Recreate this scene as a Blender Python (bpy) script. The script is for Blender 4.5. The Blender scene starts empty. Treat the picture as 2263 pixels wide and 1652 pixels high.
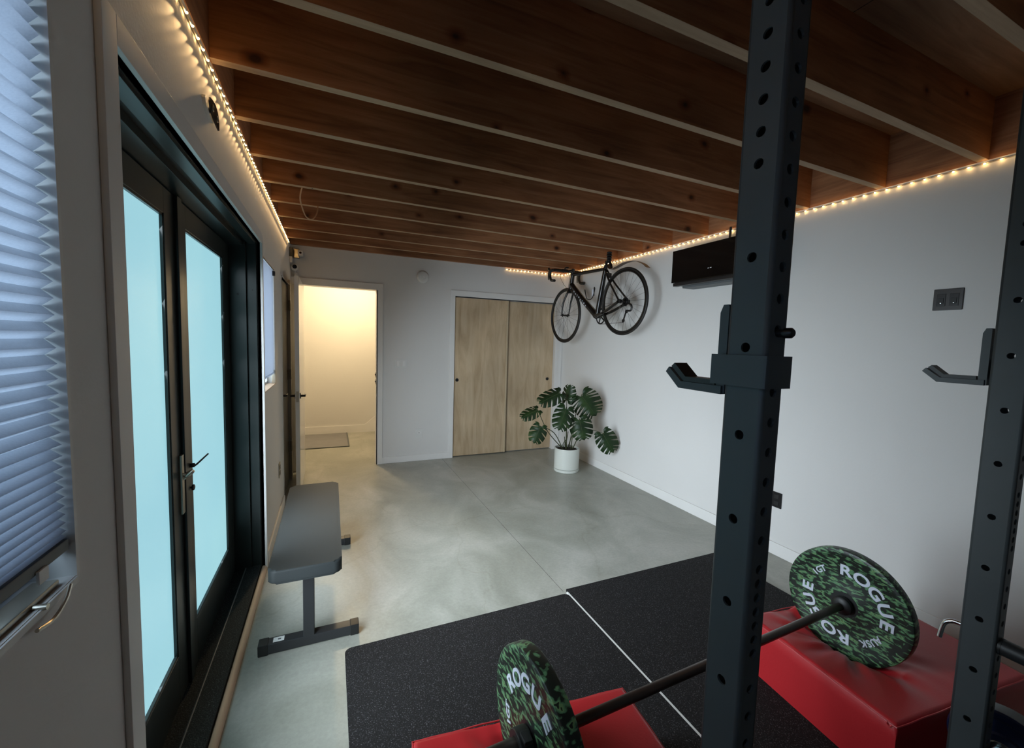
import bpy, bmesh, math, random
from mathutils import Vector, Matrix
from mathutils.geometry import tessellate_polygon
random.seed(7)
S = bpy.context.scene
COL = S.collection
# ------------------------------------------------------------ camera, exposure, world, lights
W, D, H = 3.26, 4.908, 2.389            # room width, back wall, underside of the joists
ZT = 2.675                               # underside of the subfloor
LX = -0.012                              # face of the left wall
cam_d = bpy.data.cameras.new('camera'); cam = bpy.data.objects.new('camera', cam_d); COL.objects.link(cam)
cam_d.sensor_width = 36.0; cam_d.sensor_fit = 'HORIZONTAL'; cam_d.lens = 912.4355 * 36.0 / 2263.0
cam_d.clip_start = 0.02
_R = Vector((0.91588343, -0.40038163, 0.0291906)); _U = Vector((0.00390322, 0.08159202, 0.99665817)); _F = Vector((0.40142535, 0.91270877, -0.07629156))
cam.matrix_world = Matrix(((_R.x, _U.x, -_F.x, 0.3668), (_R.y, _U.y, -_F.y, 0.0), (_R.z, _U.z, -_F.z, 1.45), (0, 0, 0, 1)))
S.camera = cam
S.view_settings.view_transform = 'Standard'; S.view_settings.look = 'None'
S.view_settings.exposure = 0.0; S.view_settings.gamma = 1.0; S.view_settings.use_curve_mapping = False
S.cycles.use_denoising = True
S.cycles.max_bounces = 8; S.cycles.diffuse_bounces = 4; S.cycles.glossy_bounces = 4
S.cycles.transparent_max_bounces = 8; S.cycles.sample_clamp_indirect = 3.0
S.cycles.caustics_reflective = False; S.cycles.caustics_refractive = False
S.cycles.use_light_tree = True
wd = bpy.data.worlds.new('world'); S.world = wd; wd.use_nodes = True
wd.node_tree.nodes['Background'].inputs[0].default_value = (0.55, 0.75, 0.9, 1)
wd.node_tree.nodes['Background'].inputs[1].default_value = 0.6

def lamp(name, kind, loc, power, color, size=None, size_y=None, rot=None, spread=None, radius=None, angle=None, blend=None):
    l = bpy.data.lights.new(name, kind); l.energy = power; l.color = color
    if kind == 'AREA':
        l.shape = 'RECTANGLE'; l.size = size; l.size_y = size_y
        if spread: l.spread = math.radians(spread)
    if radius is not None: l.shadow_soft_size = radius
    if angle: l.spot_size = math.radians(angle)
    if blend is not None: l.spot_blend = blend
    o = bpy.data.objects.new(name, l); COL.objects.link(o); o.location = loc
    if rot: o.rotation_euler = rot
    return o
# added lamps in front of the frosted door panes, strengthening daylight into the room
DAY = (0.80, 0.905, 1.0)
for y0, y1 in ((1.20, 1.838), (2.073, 2.70)):
    for k in range(6):
        lamp('door_daylight_fill', 'AREA', (-0.095, (y0 + y1) / 2, .37 + .272 * k), 4.4, DAY, size=.27, size_y=(y1 - y0), rot=(0, -math.radians((84, 80, 75, 70, 65, 60)[k]), math.radians(22)), spread=112)
# daylight outside the shaded window beside the camera
lamp('daylight_window', 'AREA', (-0.75, -0.02, 2.15), 38.0, (0.62, 0.78, 1.0), size=1.2, size_y=1.9, rot=(0, -math.radians(60), 0))
lamp('daylight_far_window', 'AREA', (-0.16, 3.24, 1.5), 6.0, (0.84, 0.92, 1.0), size=0.8, size_y=0.55, rot=(0, -math.pi / 2, 0))
# warm downlight in the hall
lamp('hall_lamp', 'POINT', (0.57, 5.75, 2.28), 62.0, (1.0, 0.75, 0.43), radius=0.06)

# ------------------------------------------------------------ materials
def new_mat(name):
    m = bpy.data.materials.new(name); m.use_nodes = True
    nt = m.node_tree; b = nt.nodes['Principled BSDF']
    return m, nt, b
def mat(name, col, rough=0.5, metal=0.0, spec=0.5, bump=None, var=None, coat=0.0):
    """plain surface; var=(scale, amount) mottles the colour, bump=(scale, strength)"""
    m, nt, b = new_mat(name)
    b.inputs['Base Color'].default_value = (*col, 1); b.inputs['Roughness'].default_value = rough
    b.inputs['Metallic'].default_value = metal; b.inputs['Specular IOR Level'].default_value = spec
    b.inputs['Coat Weight'].default_value = coat
    tc = nt.nodes.new('ShaderNodeTexCoord')
    sc, am = var or (6.0, 0.06)
    n = nt.nodes.new('ShaderNodeTexNoise'); n.inputs['Scale'].default_value = sc; n.inputs['Detail'].default_value = 4
    nt.links.new(tc.outputs['Object'], n.inputs['Vector'])
    r = nt.nodes.new('ShaderNodeMapRange'); r.inputs[1].default_value = 0.3; r.inputs[2].default_value = 0.7
    r.inputs[3].default_value = 1 - am; r.inputs[4].default_value = 1 + am
    nt.links.new(n.outputs['Fac'], r.inputs[0])
    mx = nt.nodes.new('ShaderNodeVectorMath'); mx.operation = 'SCALE'; mx.inputs[0].default_value = col
    nt.links.new(r.outputs[0], mx.inputs['Scale']); nt.links.new(mx.outputs[0], b.inputs['Base Color'])
    if bump:
        n2 = nt.nodes.new('ShaderNodeTexNoise'); n2.inputs['Scale'].default_value = bump[0]; n2.inputs['Detail'].default_value = 3
        nt.links.new(tc.outputs['Object'], n2.inputs['Vector'])
        bp = nt.nodes.new('ShaderNodeBump'); bp.inputs['Strength'].default_value = bump[1]; bp.inputs['Distance'].default_value = 0.01
        nt.links.new(n2.outputs['Fac'], bp.inputs['Height']); nt.links.new(bp.outputs[0], b.inputs['Normal'])
    return m
def emis(name, col, strength):
    m, nt, b = new_mat(name)
    b.inputs['Base Color'].default_value = (*col, 1)
    b.inputs['Emission Color'].default_value = (*col, 1); b.inputs['Emission Strength'].default_value = strength
    return m
def ramp(nt, stops):
    r = nt.nodes.new('ShaderNodeValToRGB'); el = r.color_ramp.elements
    while len(el) > 1: el.remove(el[-1])
    el[0].position = stops[0][0]; el[0].color = (*stops[0][1], 1)
    for p, c in stops[1:]:
        e = el.new(p); e.color = (*c, 1)
    return r
def wood(name, dark, mid, light, stretch=(1.2, 14, 14), rough=0.6, knots=0.0, kscale=2.2, big=1.0, kplane=(0, 2)):
    m, nt, b = new_mat(name); L = nt.links.new
    tc = nt.nodes.new('ShaderNodeTexCoord'); oi = nt.nodes.new('ShaderNodeObjectInfo')
    off = nt.nodes.new('ShaderNodeVectorMath'); off.operation = 'MULTIPLY_ADD'
    L(oi.outputs['Random'], off.inputs[0]); off.inputs[1].default_value = (17, 9, 5); L(tc.outputs['Object'], off.inputs[2])
    mp = nt.nodes.new('ShaderNodeMapping'); mp.inputs['Scale'].default_value = stretch; L(off.outputs[0], mp.inputs['Vector'])
    n = nt.nodes.new('ShaderNodeTexNoise'); n.inputs['Scale'].default_value = 1.6; n.inputs['Detail'].default_value = 7
    n.inputs['Roughness'].default_value = 0.62; n.inputs['Distortion'].default_value = 0.9; L(mp.outputs[0], n.inputs['Vector'])
    r = ramp(nt, [(0.28, dark), (0.5, mid), (0.72, light)]); L(n.outputs['Fac'], r.inputs[0])
    n3 = nt.nodes.new('ShaderNodeTexNoise'); n3.inputs['Scale'].default_value = 1.7; n3.inputs['Detail'].default_value = 2; L(off.outputs[0], n3.inputs['Vector'])
    mr = nt.nodes.new('ShaderNodeMapRange'); mr.inputs[1].default_value = 0.3; mr.inputs[2].default_value = 0.7; mr.inputs[3].default_value = 1 - 0.28 * big; mr.inputs[4].default_value = 1 + 0.28 * big
    L(n3.outputs['Fac'], mr.inputs[0])
    sc = nt.nodes.new('ShaderNodeVectorMath'); sc.operation = 'SCALE'; L(r.outputs[0], sc.inputs[0]); L(mr.outputs[0], sc.inputs['Scale'])
    out = sc.outputs[0]
    if knots:
        mk = nt.nodes.new('ShaderNodeMapping'); mk.inputs['Scale'].default_value = (.7, .7, 1.0); L(off.outputs[0], mk.inputs['Vector'])
        sp = nt.nodes.new('ShaderNodeSeparateXYZ'); cb = nt.nodes.new('ShaderNodeCombineXYZ'); L(mk.outputs[0], sp.inputs[0])
        L(sp.outputs[kplane[0]], cb.inputs[0]); L(sp.outputs[kplane[1]], cb.inputs[1])
        v = nt.nodes.new('ShaderNodeTexVoronoi'); v.voronoi_dimensions = '2D'; v.inputs['Scale'].default_value = kscale; v.inputs['Randomness'].default_value = 1; L(cb.outputs[0], v.inputs['Vector'])
        nd = nt.nodes.new('ShaderNodeTexNoise'); nd.inputs['Scale'].default_value = 9; L(off.outputs[0], nd.inputs['Vector'])
        ad = nt.nodes.new('ShaderNodeMath'); ad.operation = 'MULTIPLY_ADD'; L(nd.outputs['Fac'], ad.inputs[0]); ad.inputs[1].default_value = 0.10; L(v.outputs['Distance'], ad.inputs[2])
        kr = ramp(nt, [(0.062, (knots * .6, knots * .45, knots * .4)), (0.085, (0.60, 0.46, 0.38)), (0.125, (1, 1, 1))]); L(ad.outputs[0], kr.inputs[0])
        mm = nt.nodes.new('ShaderNodeVectorMath'); mm.operation = 'MULTIPLY'; L(out, mm.inputs[0]); L(kr.outputs[0], mm.inputs[1]); out = mm.outputs[0]
    L(out, b.inputs['Base Color']); b.inputs['Roughness'].default_value = rough
    bp = nt.nodes.new('ShaderNodeBump'); bp.inputs['Strength'].default_value = 0.12; bp.inputs['Distance'].default_value = 0.004
    L(n.outputs['Fac'], bp.inputs['Height']); L(bp.outputs[0], b.inputs['Normal'])
    return m
def concrete(name):
    m, nt, b = new_mat(name); L = nt.links.new
    tc = nt.nodes.new('ShaderNodeTexCoord')
    mp = nt.nodes.new('ShaderNodeMapping'); mp.inputs['Scale'].default_value = (1, 0.75, 1); L(tc.outputs['Object'], mp.inputs['Vector'])
    a = nt.nodes.new('ShaderNodeTexNoise'); a.inputs['Scale'].default_value = 2.1; a.inputs['Detail'].default_value = 9; a.inputs['Roughness'].default_value = 0.6; a.inputs['Distortion'].default_value = 0.7; L(mp.outputs[0], a.inputs['Vector'])
    r = ramp(nt, [(0.30, (0.25, 0.255, 0.215)), (0.48, (0.33, 0.335, 0.29)), (0.60, (0.40, 0.40, 0.355)), (0.75, (0.47, 0.465, 0.42))]); L(a.outputs['Fac'], r.inputs[0])
    f = nt.nodes.new('ShaderNodeTexNoise'); f.inputs['Scale'].default_value = 60; f.inputs['Detail'].default_value = 5; f.inputs['Roughness'].default_value = 0.7; L(tc.outputs['Object'], f.inputs['Vector'])
    fr = nt.nodes.new('ShaderNodeMapRange'); fr.inputs[1].default_value = 0.3; fr.inputs[2].default_value = 0.7; fr.inputs[3].default_value = 0.9; fr.inputs[4].default_value = 1.08; L(f.outputs['Fac'], fr.inputs[0])
    # hairline cracks
    w = nt.nodes.new('ShaderNodeTexNoise'); w.inputs['Scale'].default_value = 3; w.inputs['Detail'].default_value = 6; L(tc.outputs['Object'], w.inputs['Vector'])
    wa = nt.nodes.new('ShaderNodeVectorMath'); wa.operation = 'MULTIPLY_ADD'; L(w.outputs['Color'], wa.inputs[0]); wa.inputs[1].default_value = (0.5, 0.5, 0); L(tc.outputs['Object'], wa.inputs[2])
    v = nt.nodes.new('ShaderNodeTexVoronoi'); v.feature = 'DISTANCE_TO_EDGE'; v.inputs['Scale'].default_value = 0.55; L(wa.outputs[0], v.inputs['Vector'])
    cr = ramp(nt, [(0.0, (0.90, 0.89, 0.87)), (0.003, (0.97, 0.97, 0.96)), (0.010, (1, 1, 1))]); L(v.outputs['Distance'], cr.inputs[0])
    m1 = nt.nodes.new('ShaderNodeVectorMath'); m1.operation = 'SCALE'; L(r.outputs[0], m1.inputs[0]); L(fr.outputs[0], m1.inputs['Scale'])
    m2 = nt.nodes.new('ShaderNodeVectorMath'); m2.operation = 'MULTIPLY'; L(m1.outputs[0], m2.inputs[0]); L(cr.outputs[0], m2.inputs[1])
    L(m2.outputs[0], b.inputs['Base Color'])
    rr = nt.nodes.new('ShaderNodeMapRange'); rr.inputs[1].default_value = 0.3; rr.inputs[2].default_value = 0.7; rr.inputs[3].default_value = 0.30; rr.inputs[4].default_value = 0.46; L(a.outputs['Fac'], rr.inputs[0]); L(rr.outputs[0], b.inputs['Roughness'])
    bp = nt.nodes.new('ShaderNodeBump'); bp.inputs['Strength'].default_value = 0.08; bp.inputs['Distance'].default_value = 0.002; L(f.outputs['Fac'], bp.inputs['Height']); L(bp.outputs[0], b.inputs['Normal'])
    return m
def rubber(name, base, speck, scale=420, thr=0.66, rough=0.75):
    m, nt, b = new_mat(name); L = nt.links.new
    tc = nt.nodes.new('ShaderNodeTexCoord')
    n = nt.nodes.new('ShaderNodeTexNoise'); n.inputs['Scale'].default_value = scale; n.inputs['Detail'].default_value = 2; L(tc.outputs['Object'], n.inputs['Vector'])
    v = nt.nodes.new('ShaderNodeTexVoronoi'); v.inputs['Scale'].default_value = scale * .55; L(tc.outputs['Object'], v.inputs['Vector'])
    r = ramp(nt, [(0.45, base), (thr, tuple(c * 1.7 for c in base)), (thr + .08, speck)]); L(n.outputs['Fac'], r.inputs[0]); L(r.outputs[0], b.inputs['Base Color'])
    b.inputs['Roughness'].default_value = rough; b.inputs['Specular IOR Level'].default_value = 0.25
    bp = nt.nodes.new('ShaderNodeBump'); bp.inputs['Strength'].default_value = 0.5; bp.inputs['Distance'].default_value = 0.002; L(v.outputs['Distance'], bp.inputs['Height']); L(bp.outputs[0], b.inputs['Normal'])
    return m
def camo(name):
    m, nt, b = new_mat(name); L = nt.links.new
    tc = nt.nodes.new('ShaderNodeTexCoord')
    mp = nt.nodes.new('ShaderNodeMapping'); mp.inputs['Rotation'].default_value = (math.radians(38), 0, 0); mp.inputs['Scale'].default_value = (40, 34, 92); L(tc.outputs['Object'], mp.inputs['Vector'])
    n = nt.nodes.new('ShaderNodeTexNoise'); n.inputs['Scale'].default_value = 1.0; n.inputs['Detail'].default_value = 1.6; n.inputs['Distortion'].default_value = 0.5; L(mp.outputs[0], n.inputs['Vector'])
    r = ramp(nt, [(0.0, (0.012, 0.018, 0.013)), (0.51, (0.055, 0.125, 0.06)), (0.565, (0.11, 0.25, 0.12)), (0.64, (0.17, 0.30, 0.12)), (0.70, (0.016, 0.022, 0.016))]); r.color_ramp.interpolation = 'CONSTANT'
    L(n.outputs['Fac'], r.inputs[0]); L(r.outputs[0], b.inputs['Base Color']); b.inputs['Roughness'].default_value = 0.38
    return m
M = {}
M['wall'] = mat('painted_drywall', (0.72, 0.71, 0.69), 0.85, bump=(90, 0.05), var=(1.3, 0.02))
M['trim'] = mat('white_trim_paint', (0.80, 0.79, 0.77), 0.42, var=(3, 0.02))
M['gloss_white'] = mat('glossy_white_paint', (0.80, 0.78, 0.74), 0.16, var=(3, 0.02))
M['floor'] = concrete('polished_concrete')
JC = ((0.185, 0.074, 0.032), (0.33, 0.142, 0.060), (0.43, 0.207, 0.100))
M['joist'] = wood('fir_joist', *JC, stretch=(1.1, 15, 15), knots=0.2, kscale=2.3, rough=0.62)
M['rim'] = wood('fir_rim_board', *JC, stretch=(15, 1.1, 15), knots=0.2, kscale=2.0, rough=0.62, kplane=(1, 2))
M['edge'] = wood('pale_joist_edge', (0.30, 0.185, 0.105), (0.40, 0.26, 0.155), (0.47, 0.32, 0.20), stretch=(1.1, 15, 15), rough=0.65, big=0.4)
M['subfloor'] = wood('plywood_subfloor', (0.22, 0.11, 0.055), (0.33, 0.17, 0.085), (0.42, 0.24, 0.13), stretch=(1.0, 12, 12), knots=0.3, kscale=1.6, rough=0.7, kplane=(0, 1))
M['ply'] = wood('pale_birch_plywood', (0.42, 0.30, 0.175), (0.545, 0.41, 0.26), (0.64, 0.51, 0.35), stretch=(6, 6, 0.9), rough=0.5, big=0.55)
M['plyedge'] = mat('pale_wood_edging', (0.56, 0.44, 0.29), 0.5)
M['blackframe'] = mat('dark_green_black_frame', (0.020, 0.026, 0.025), 0.30, spec=0.5)
M['blackdeep'] = mat('black_gasket', (0.005, 0.006, 0.006), 0.5)
M['frost'] = None
M['steel'] = mat('satin_charcoal_powder_coat', (0.074, 0.084, 0.088), 0.42, spec=0.32, bump=(900, 0.04))
M['steelblk'] = mat('black_powder_coat', (0.022, 0.024, 0.026), 0.42)
M['blackmetal'] = mat('black_metal', (0.012, 0.012, 0.013), 0.32, metal=0.3)
M['bar'] = mat('dark_phosphate_steel', (0.095, 0.075, 0.068), 0.30, metal=0.75)
M['chrome'] = mat('bright_zinc', (0.72, 0.75, 0.78), 0.16, metal=1.0)
M['nickel'] = mat('satin_nickel', (0.52, 0.48, 0.40), 0.30, metal=0.9)
M['bronze'] = mat('dark_bronze_hardware', (0.055, 0.045, 0.038), 0.35, metal=0.6)
M['mat'] = rubber('speckled_black_rubber', (0.0095, 0.0088, 0.009), (0.085, 0.085, 0.09), scale=230, thr=.60, rough=.85)
M['sill'] = rubber('granular_black_sill', (0.014, 0.017, 0.017), (0.13, 0.16, 0.165), scale=330, thr=.62)
M['red'] = mat('red_vinyl', (0.52, 0.024, 0.03), 0.36, var=(3, 0.05), bump=(160, 0.05))
M['pink'] = mat('red_piping', (0.62, 0.06, 0.065), 0.3)
M['pad'] = mat('charcoal_vinyl_upholstery', (0.020, 0.024, 0.0245), 0.6, spec=0.22, bump=(350, 0.07))
M['camo'] = camo('green_camouflage_rubber')
M['letter'] = mat('pale_blue_white_print', (0.66, 0.70, 0.80), 0.5)
M['rubberblk'] = mat('smooth_black_rubber', (0.012, 0.013, 0.013), 0.45)
M['navy'] = mat('navy_rubber', (0.006, 0.012, 0.045), 0.35)
M['greyrub'] = mat('dark_grey_rubber', (0.10, 0.11, 0.115), 0.5)
M['pot'] = mat('white_glazed_ceramic', (0.66, 0.68, 0.63), 0.22, var=(5, 0.03))
M['soil'] = mat('dark_potting_soil', (0.018, 0.012, 0.008), 0.95, bump=(90, 1.0), var=(60, 0.5))
M['stem'] = mat('green_brown_stem', (0.05, 0.06, 0.025), 0.5)
M['beige'] = mat('warm_wood_moulding', (0.60, 0.42, 0.29), 0.5)
M['white'] = mat('white_plastic', (0.72, 0.72, 0.70), 0.4)
M['tv'] = mat('black_glass_front', (0.004, 0.004, 0.004), 0.12)
M['blkplastic'] = mat('black_plastic', (0.012, 0.012, 0.013), 0.4)
M['gunmetal'] = mat('gunmetal_plate', (0.045, 0.043, 0.043), 0.38, metal=0.55)
M['tyre'] = mat('black_tyre_rubber', (0.012, 0.011, 0.010), 0.55)
M['carbon'] = mat('gloss_black_frame', (0.010, 0.009, 0.008), 0.22)
M['spoke'] = mat('dark_steel_spoke', (0.10, 0.09, 0.08), 0.35, metal=0.8)
M['fender'] = mat('brown_fender', (0.09, 0.06, 0.04), 0.45)
M['doormat'] = mat('grey_woven_mat', (0.26, 0.255, 0.26), 0.9, bump=(500, 0.6))
M['wire'] = mat('tan_cable', (0.55, 0.34, 0.19), 0.5)
M['led'] = emis('lit_warm_led', (1.0, 0.60, 0.22), 55.0)
M['tape'] = mat('clear_led_tape', (0.55, 0.45, 0.30), 0.3)
M['logo'] = mat('silver_marks', (0.75, 0.75, 0.78), 0.3)
M['ringcam'] = mat('black_lens', (0.006, 0.006, 0.007), 0.08)

def frosted():
    m, nt, b = new_mat('frosted_glass'); L = nt.links.new
    b.inputs['Base Color'].default_value = (0.35, 0.5, 0.52, 1); b.inputs['Roughness'].default_value = 0.35
    tc = nt.nodes.new('ShaderNodeTexCoord'); n = nt.nodes.new('ShaderNodeTexNoise'); n.inputs['Scale'].default_value = 1.6; n.inputs['Detail'].default_value = 2
    L(tc.outputs['Object'], n.inputs['Vector'])
    r = ramp(nt, [(0.3, (0.315, 0.62, 0.72)), (0.7, (0.355, 0.675, 0.745))]); L(n.outputs['Fac'], r.inputs[0])
    L(r.outputs[0], b.inputs['Emission Color']); b.inputs['Emission Strength'].default_value = 0.93
    return m
M['frost'] = frosted()
def shade_fabric():
    m = bpy.data.materials.new('translucent_shade_fabric'); m.use_nodes = True; nt = m.node_tree; L = nt.links.new
    nt.nodes.remove(nt.nodes['Principled BSDF'])
    d = nt.nodes.new('ShaderNodeBsdfDiffuse'); t = nt.nodes.new('ShaderNodeBsdfTranslucent'); mx = nt.nodes.new('ShaderNodeMixShader')
    tc = nt.nodes.new('ShaderNodeTexCoord'); n = nt.nodes.new('ShaderNodeTexNoise'); n.inputs['Scale'].default_value = 300; L(tc.outputs['Object'], n.inputs['Vector'])
    r = ramp(nt, [(0.3, (0.62, 0.66, 0.74)), (0.7, (0.68, 0.72, 0.80))]); L(n.outputs['Fac'], r.inputs[0])
    L(r.outputs[0], d.inputs['Color']); L(r.outputs[0], t.inputs['Color'])
    mx.inputs[0].default_value = 0.5; L(d.outputs[0], mx.inputs[1]); L(t.outputs[0], mx.inputs[2]); L(mx.outputs[0], nt.nodes['Material Output'].inputs['Surface'])
    return m
M['shade'] = shade_fabric()
def clear_glass():
    m = bpy.data.materials.new('clear_glass'); m.use_nodes = True; nt = m.node_tree; L = nt.links.new
    nt.nodes.remove(nt.nodes['Principled BSDF'])
    t = nt.nodes.new('ShaderNodeBsdfTransparent'); t.inputs[0].default_value = (0.93, 0.96, 0.96, 1)
    g = nt.nodes.new('ShaderNodeBsdfGlossy'); g.inputs['Roughness'].default_value = 0.03; mx = nt.nodes.new('ShaderNodeMixShader'); mx.inputs[0].default_value = 0.06
    L(t.outputs[0], mx.inputs[1]); L(g.outputs[0], mx.inputs[2]); L(mx.outputs[0], nt.nodes['Material Output'].inputs['Surface'])
    return m
M['glass'] = clear_glass()
def leafmat():
    m, nt, b = new_mat('monstera_leaf'); L = nt.links.new
    tc = nt.nodes.new('ShaderNodeTexCoord'); n = nt.nodes.new('ShaderNodeTexNoise'); n.inputs['Scale'].default_value = 9; n.inputs['Detail'].default_value = 4
    L(tc.outputs['Object'], n.inputs['Vector']); r = ramp(nt, [(0.3, (0.009, 0.022, 0.008)), (0.55, (0.017, 0.040, 0.011)), (0.75, (0.034, 0.066, 0.018))]); L(n.outputs['Fac'], r.inputs[0])
    L(r.outputs[0], b.inputs['Base Color']); b.inputs['Roughness'].default_value = 0.45; b.inputs['Specular IOR Level'].default_value = 0.3
    return m
M['leaf'] = leafmat()

# ------------------------------------------------------------ geometry helpers
def V(*a): return Vector(a)
def box(bm, x0, x1, y0, y1, z0, z1, bev=0.0, seg=2):
    vs = [bm.verts.new(p) for p in ((x0, y0, z0), (x1, y0, z0), (x1, y1, z0), (x0, y1, z0), (x0, y0, z1), (x1, y0, z1), (x1, y1, z1), (x0, y1, z1))]
    fs = [bm.faces.new([vs[i] for i in f]) for f in ((3, 2, 1, 0), (4, 5, 6, 7), (0, 1, 5, 4), (1, 2, 6, 5), (2, 3, 7, 6), (3, 0, 4, 7))]
    if bev > 0:
        es = list({e for f in fs for e in f.edges})
        bmesh.ops.bevel(bm, geom=es, offset=bev, segments=seg, profile=0.5, affect='EDGES')
def prism(bm, pts, d):
    """closed polygon pts (3D, planar) extruded along vector d"""
    a = [bm.verts.new(p) for p in pts]; b = [bm.verts.new(Vector(p) + Vector(d)) for p in pts]
    n = len(pts)
    bm.faces.new(a[::-1]); bm.faces.new(b)
    for i in range(n): bm.faces.new((a[i], a[(i + 1) % n], b[(i + 1) % n], b[i]))
def frame_of(d):
    d = Vector(d).normalized(); u = d.orthogonal().normalized() if abs(d.z) > 0.98 else d.cross(V(0, 0, 1)).normalized()
    return d, u, d.cross(u).normalized()
def lathe(bm, c, axis, prof, seg=32, caps=True):
    """prof: list of (radius, distance along axis)"""
    d, u, v = frame_of(axis); c = Vector(c); rings = []
    for r, t in prof:
        if r <= 1e-6: rings.append([bm.verts.new(c + d * t)])
        else: rings.append([bm.verts.new(c + d * t + (u * math.cos(a) + v * math.sin(a)) * r) for a in (2 * math.pi * k / seg for k in range(seg))])
    for A, B in zip(rings, rings[1:]):
        for k in range(seg):
            k2 = (k + 1) % seg
            if len(A) == 1 and len(B) == 1: continue
            if len(A) == 1: bm.faces.new((A[0], B[k2], B[k]))
            elif len(B) == 1: bm.faces.new((A[k], A[k2], B[0]))
            else: bm.faces.new((A[k], A[k2], B[k2], B[k]))
    if caps:
        if len(rings[0]) > 1: bm.faces.new(rings[0][::-1])
        if len(rings[-1]) > 1: bm.faces.new(rings[-1])
def cyl(bm, a, b, r, r2=None, seg=20):
    a = Vector(a); b = Vector(b); lathe(bm, a, b - a, [(r, 0), (r if r2 is None else r2, (b - a).length)], seg)
def tube(bm, pts, r, seg=10, closed=False):
    """swept tube; r a number or a list"""
    pts = [Vector(p) for p in pts]; n = len(pts); rs = r if isinstance(r, (list, tuple)) else [r] * n
    up = None; rings = []
    for i in range(n):
        if closed: t = (pts[(i + 1) % n] - pts[i - 1]).normalized()
        else: t = (pts[min(i + 1, n - 1)] - pts[max(i - 1, 0)]).normalized()
        if up is None: up = t.orthogonal().normalized()
        up = (up - t * up.dot(t)).normalized(); w = t.cross(up)
        rings.append([bm.verts.new(pts[i] + (up * math.cos(a) + w * math.sin(a)) * rs[i]) for a in (2 * math.pi * k / seg for k in range(seg))])
    m = n if closed else n - 1
    for i in range(m):
        A = rings[i]; B = rings[(i + 1) % n]
        for k in range(seg): bm.faces.new((A[k], A[(k + 1) % seg], B[(k + 1) % seg], B[k]))
    if not closed: bm.faces.new(rings[0][::-1]); bm.faces.new(rings[-1])
def spline(ps, n=8):
    ps = [Vector(p) for p in ps]; out = []
    q = [ps[0] * 2 - ps[1]] + ps + [ps[-1] * 2 - ps[-2]]
    for i in range(1, len(q) - 2):
        for k in range(n):
            t = k / n; a, b, c, d = q[i - 1], q[i], q[i + 1], q[i + 2]
            out.append(0.5 * ((2 * b) + (c - a) * t + (2 * a - 5 * b + 4 * c - d) * t * t + (3 * b - a - 3 * c + d) * t ** 3))
    out.append(ps[-1]); return out
def torus(bm, c, axis, R, r, seg=48, rs=10, flat=1.0):
    d, u, v = frame_of(axis); c = Vector(c)
    rings = []
    for i in range(seg):
        a = 2 * math.pi * i / seg; e = u * math.cos(a) + v * math.sin(a)
        rings.append([bm.verts.new(c + e * (R + r * math.cos(b)) + d * (r * flat * math.sin(b))) for b in (2 * math.pi * k / rs for k in range(rs))])
    for i in range(seg):
        A, B = rings[i], rings[(i + 1) % seg]
        for k in range(rs): bm.faces.new((A[k], B[k], B[(k + 1) % rs], A[(k + 1) % rs]))
def BM(): return bmesh.new()
ORG = {}
def link(name, bm, material, parent=None, origin=None, smooth=40, recalc=True):
    if recalc: bmesh.ops.recalc_face_normals(bm, faces=bm.faces)
    if parent is not None: o0 = ORG[parent.name]
    elif origin is not None: o0 = Vector(origin)
    else:
        xs = [v.co for v in bm.verts]; o0 = V((min(c.x for c in xs) + max(c.x for c in xs)) / 2, (min(c.y for c in xs) + max(c.y for c in xs)) / 2, min(c.z for c in xs))
    for v in bm.verts: v.co -= o0
    me = bpy.data.meshes.new(name); bm.to_mesh(me); bm.free(); me.materials.append(material)
    for p in me.polygons: p.use_smooth = True
    me.set_sharp_from_angle(angle=math.radians(smooth))
    o = bpy.data.objects.new(name, me); COL.objects.link(o)
    if smooth == 40 and len(me.polygons) > 6 and name not in ('led', 'spoke'):
        wn = o.modifiers.new('face_weighted_normals', 'WEIGHTED_NORMAL'); wn.keep_sharp = True
    if parent is not None: o.parent = parent
    else: o.location = o0
    ORG[o.name] = o0.copy()
    return o
def tag(o, label=None, cat=None, group=None, kind=None):
    if label: o['label'] = label
    if cat: o['category'] = cat
    if group: o['group'] = group
    if kind: o['kind'] = kind
    return o
def thing(name, loc, label=None, cat=None, group=None, kind=None):
    o = bpy.data.objects.new(name, None); COL.objects.link(o); o.location = loc; o.empty_display_size = 0.05
    ORG[o.name] = Vector(loc)
    return tag(o, label, cat, group, kind)
def struct(name, bm, m, label, cat=None, parent=None, smooth=40):
    o = link(name, bm, m, parent, smooth=smooth)
    if parent is None: tag(o, label, cat or name.split('_')[0], kind='structure')
    return o
def letters(txt, size, wide=1.0, thick=0.0012):
    """one flat mesh bmesh for a string; baseline centre at the origin, x right, y up"""
    c = bpy.data.curves.new('glyph', 'FONT'); c.body = txt; c.size = size; c.align_x = 'CENTER'; c.extrude = thick; c.offset = size * 0.028
    o = bpy.data.objects.new('glyph', c); COL.objects.link(o)
    bpy.context.view_layer.update()
    me = bpy.data.meshes.new_from_object(o.evaluated_get(bpy.context.evaluated_depsgraph_get()))
    bpy.data.objects.remove(o); bm = bmesh.new(); bm.from_mesh(me); bpy.data.meshes.remove(me)
    for v in bm.verts: v.co.x *= wide
    return bm
def merge(dst, src, mtx=None):
    if mtx is not None: bmesh.ops.transform(src, matrix=mtx, verts=src.verts)
    me = bpy.data.meshes.new('tmp'); src.to_mesh(me); src.free(); dst.from_mesh(me); bpy.data.meshes.remove(me)

# ------------------------------------------------------------ room shell
YB = -2.3; WT = 0.20
HY = 6.70                                # hall far wall
b = BM(); box(b, -1.3, W + .1, YB - .1, HY + .1, -0.12, 0)
struct('floor', b, M['floor'], 'grey polished concrete floor with cloudy stains', 'floor')
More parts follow.
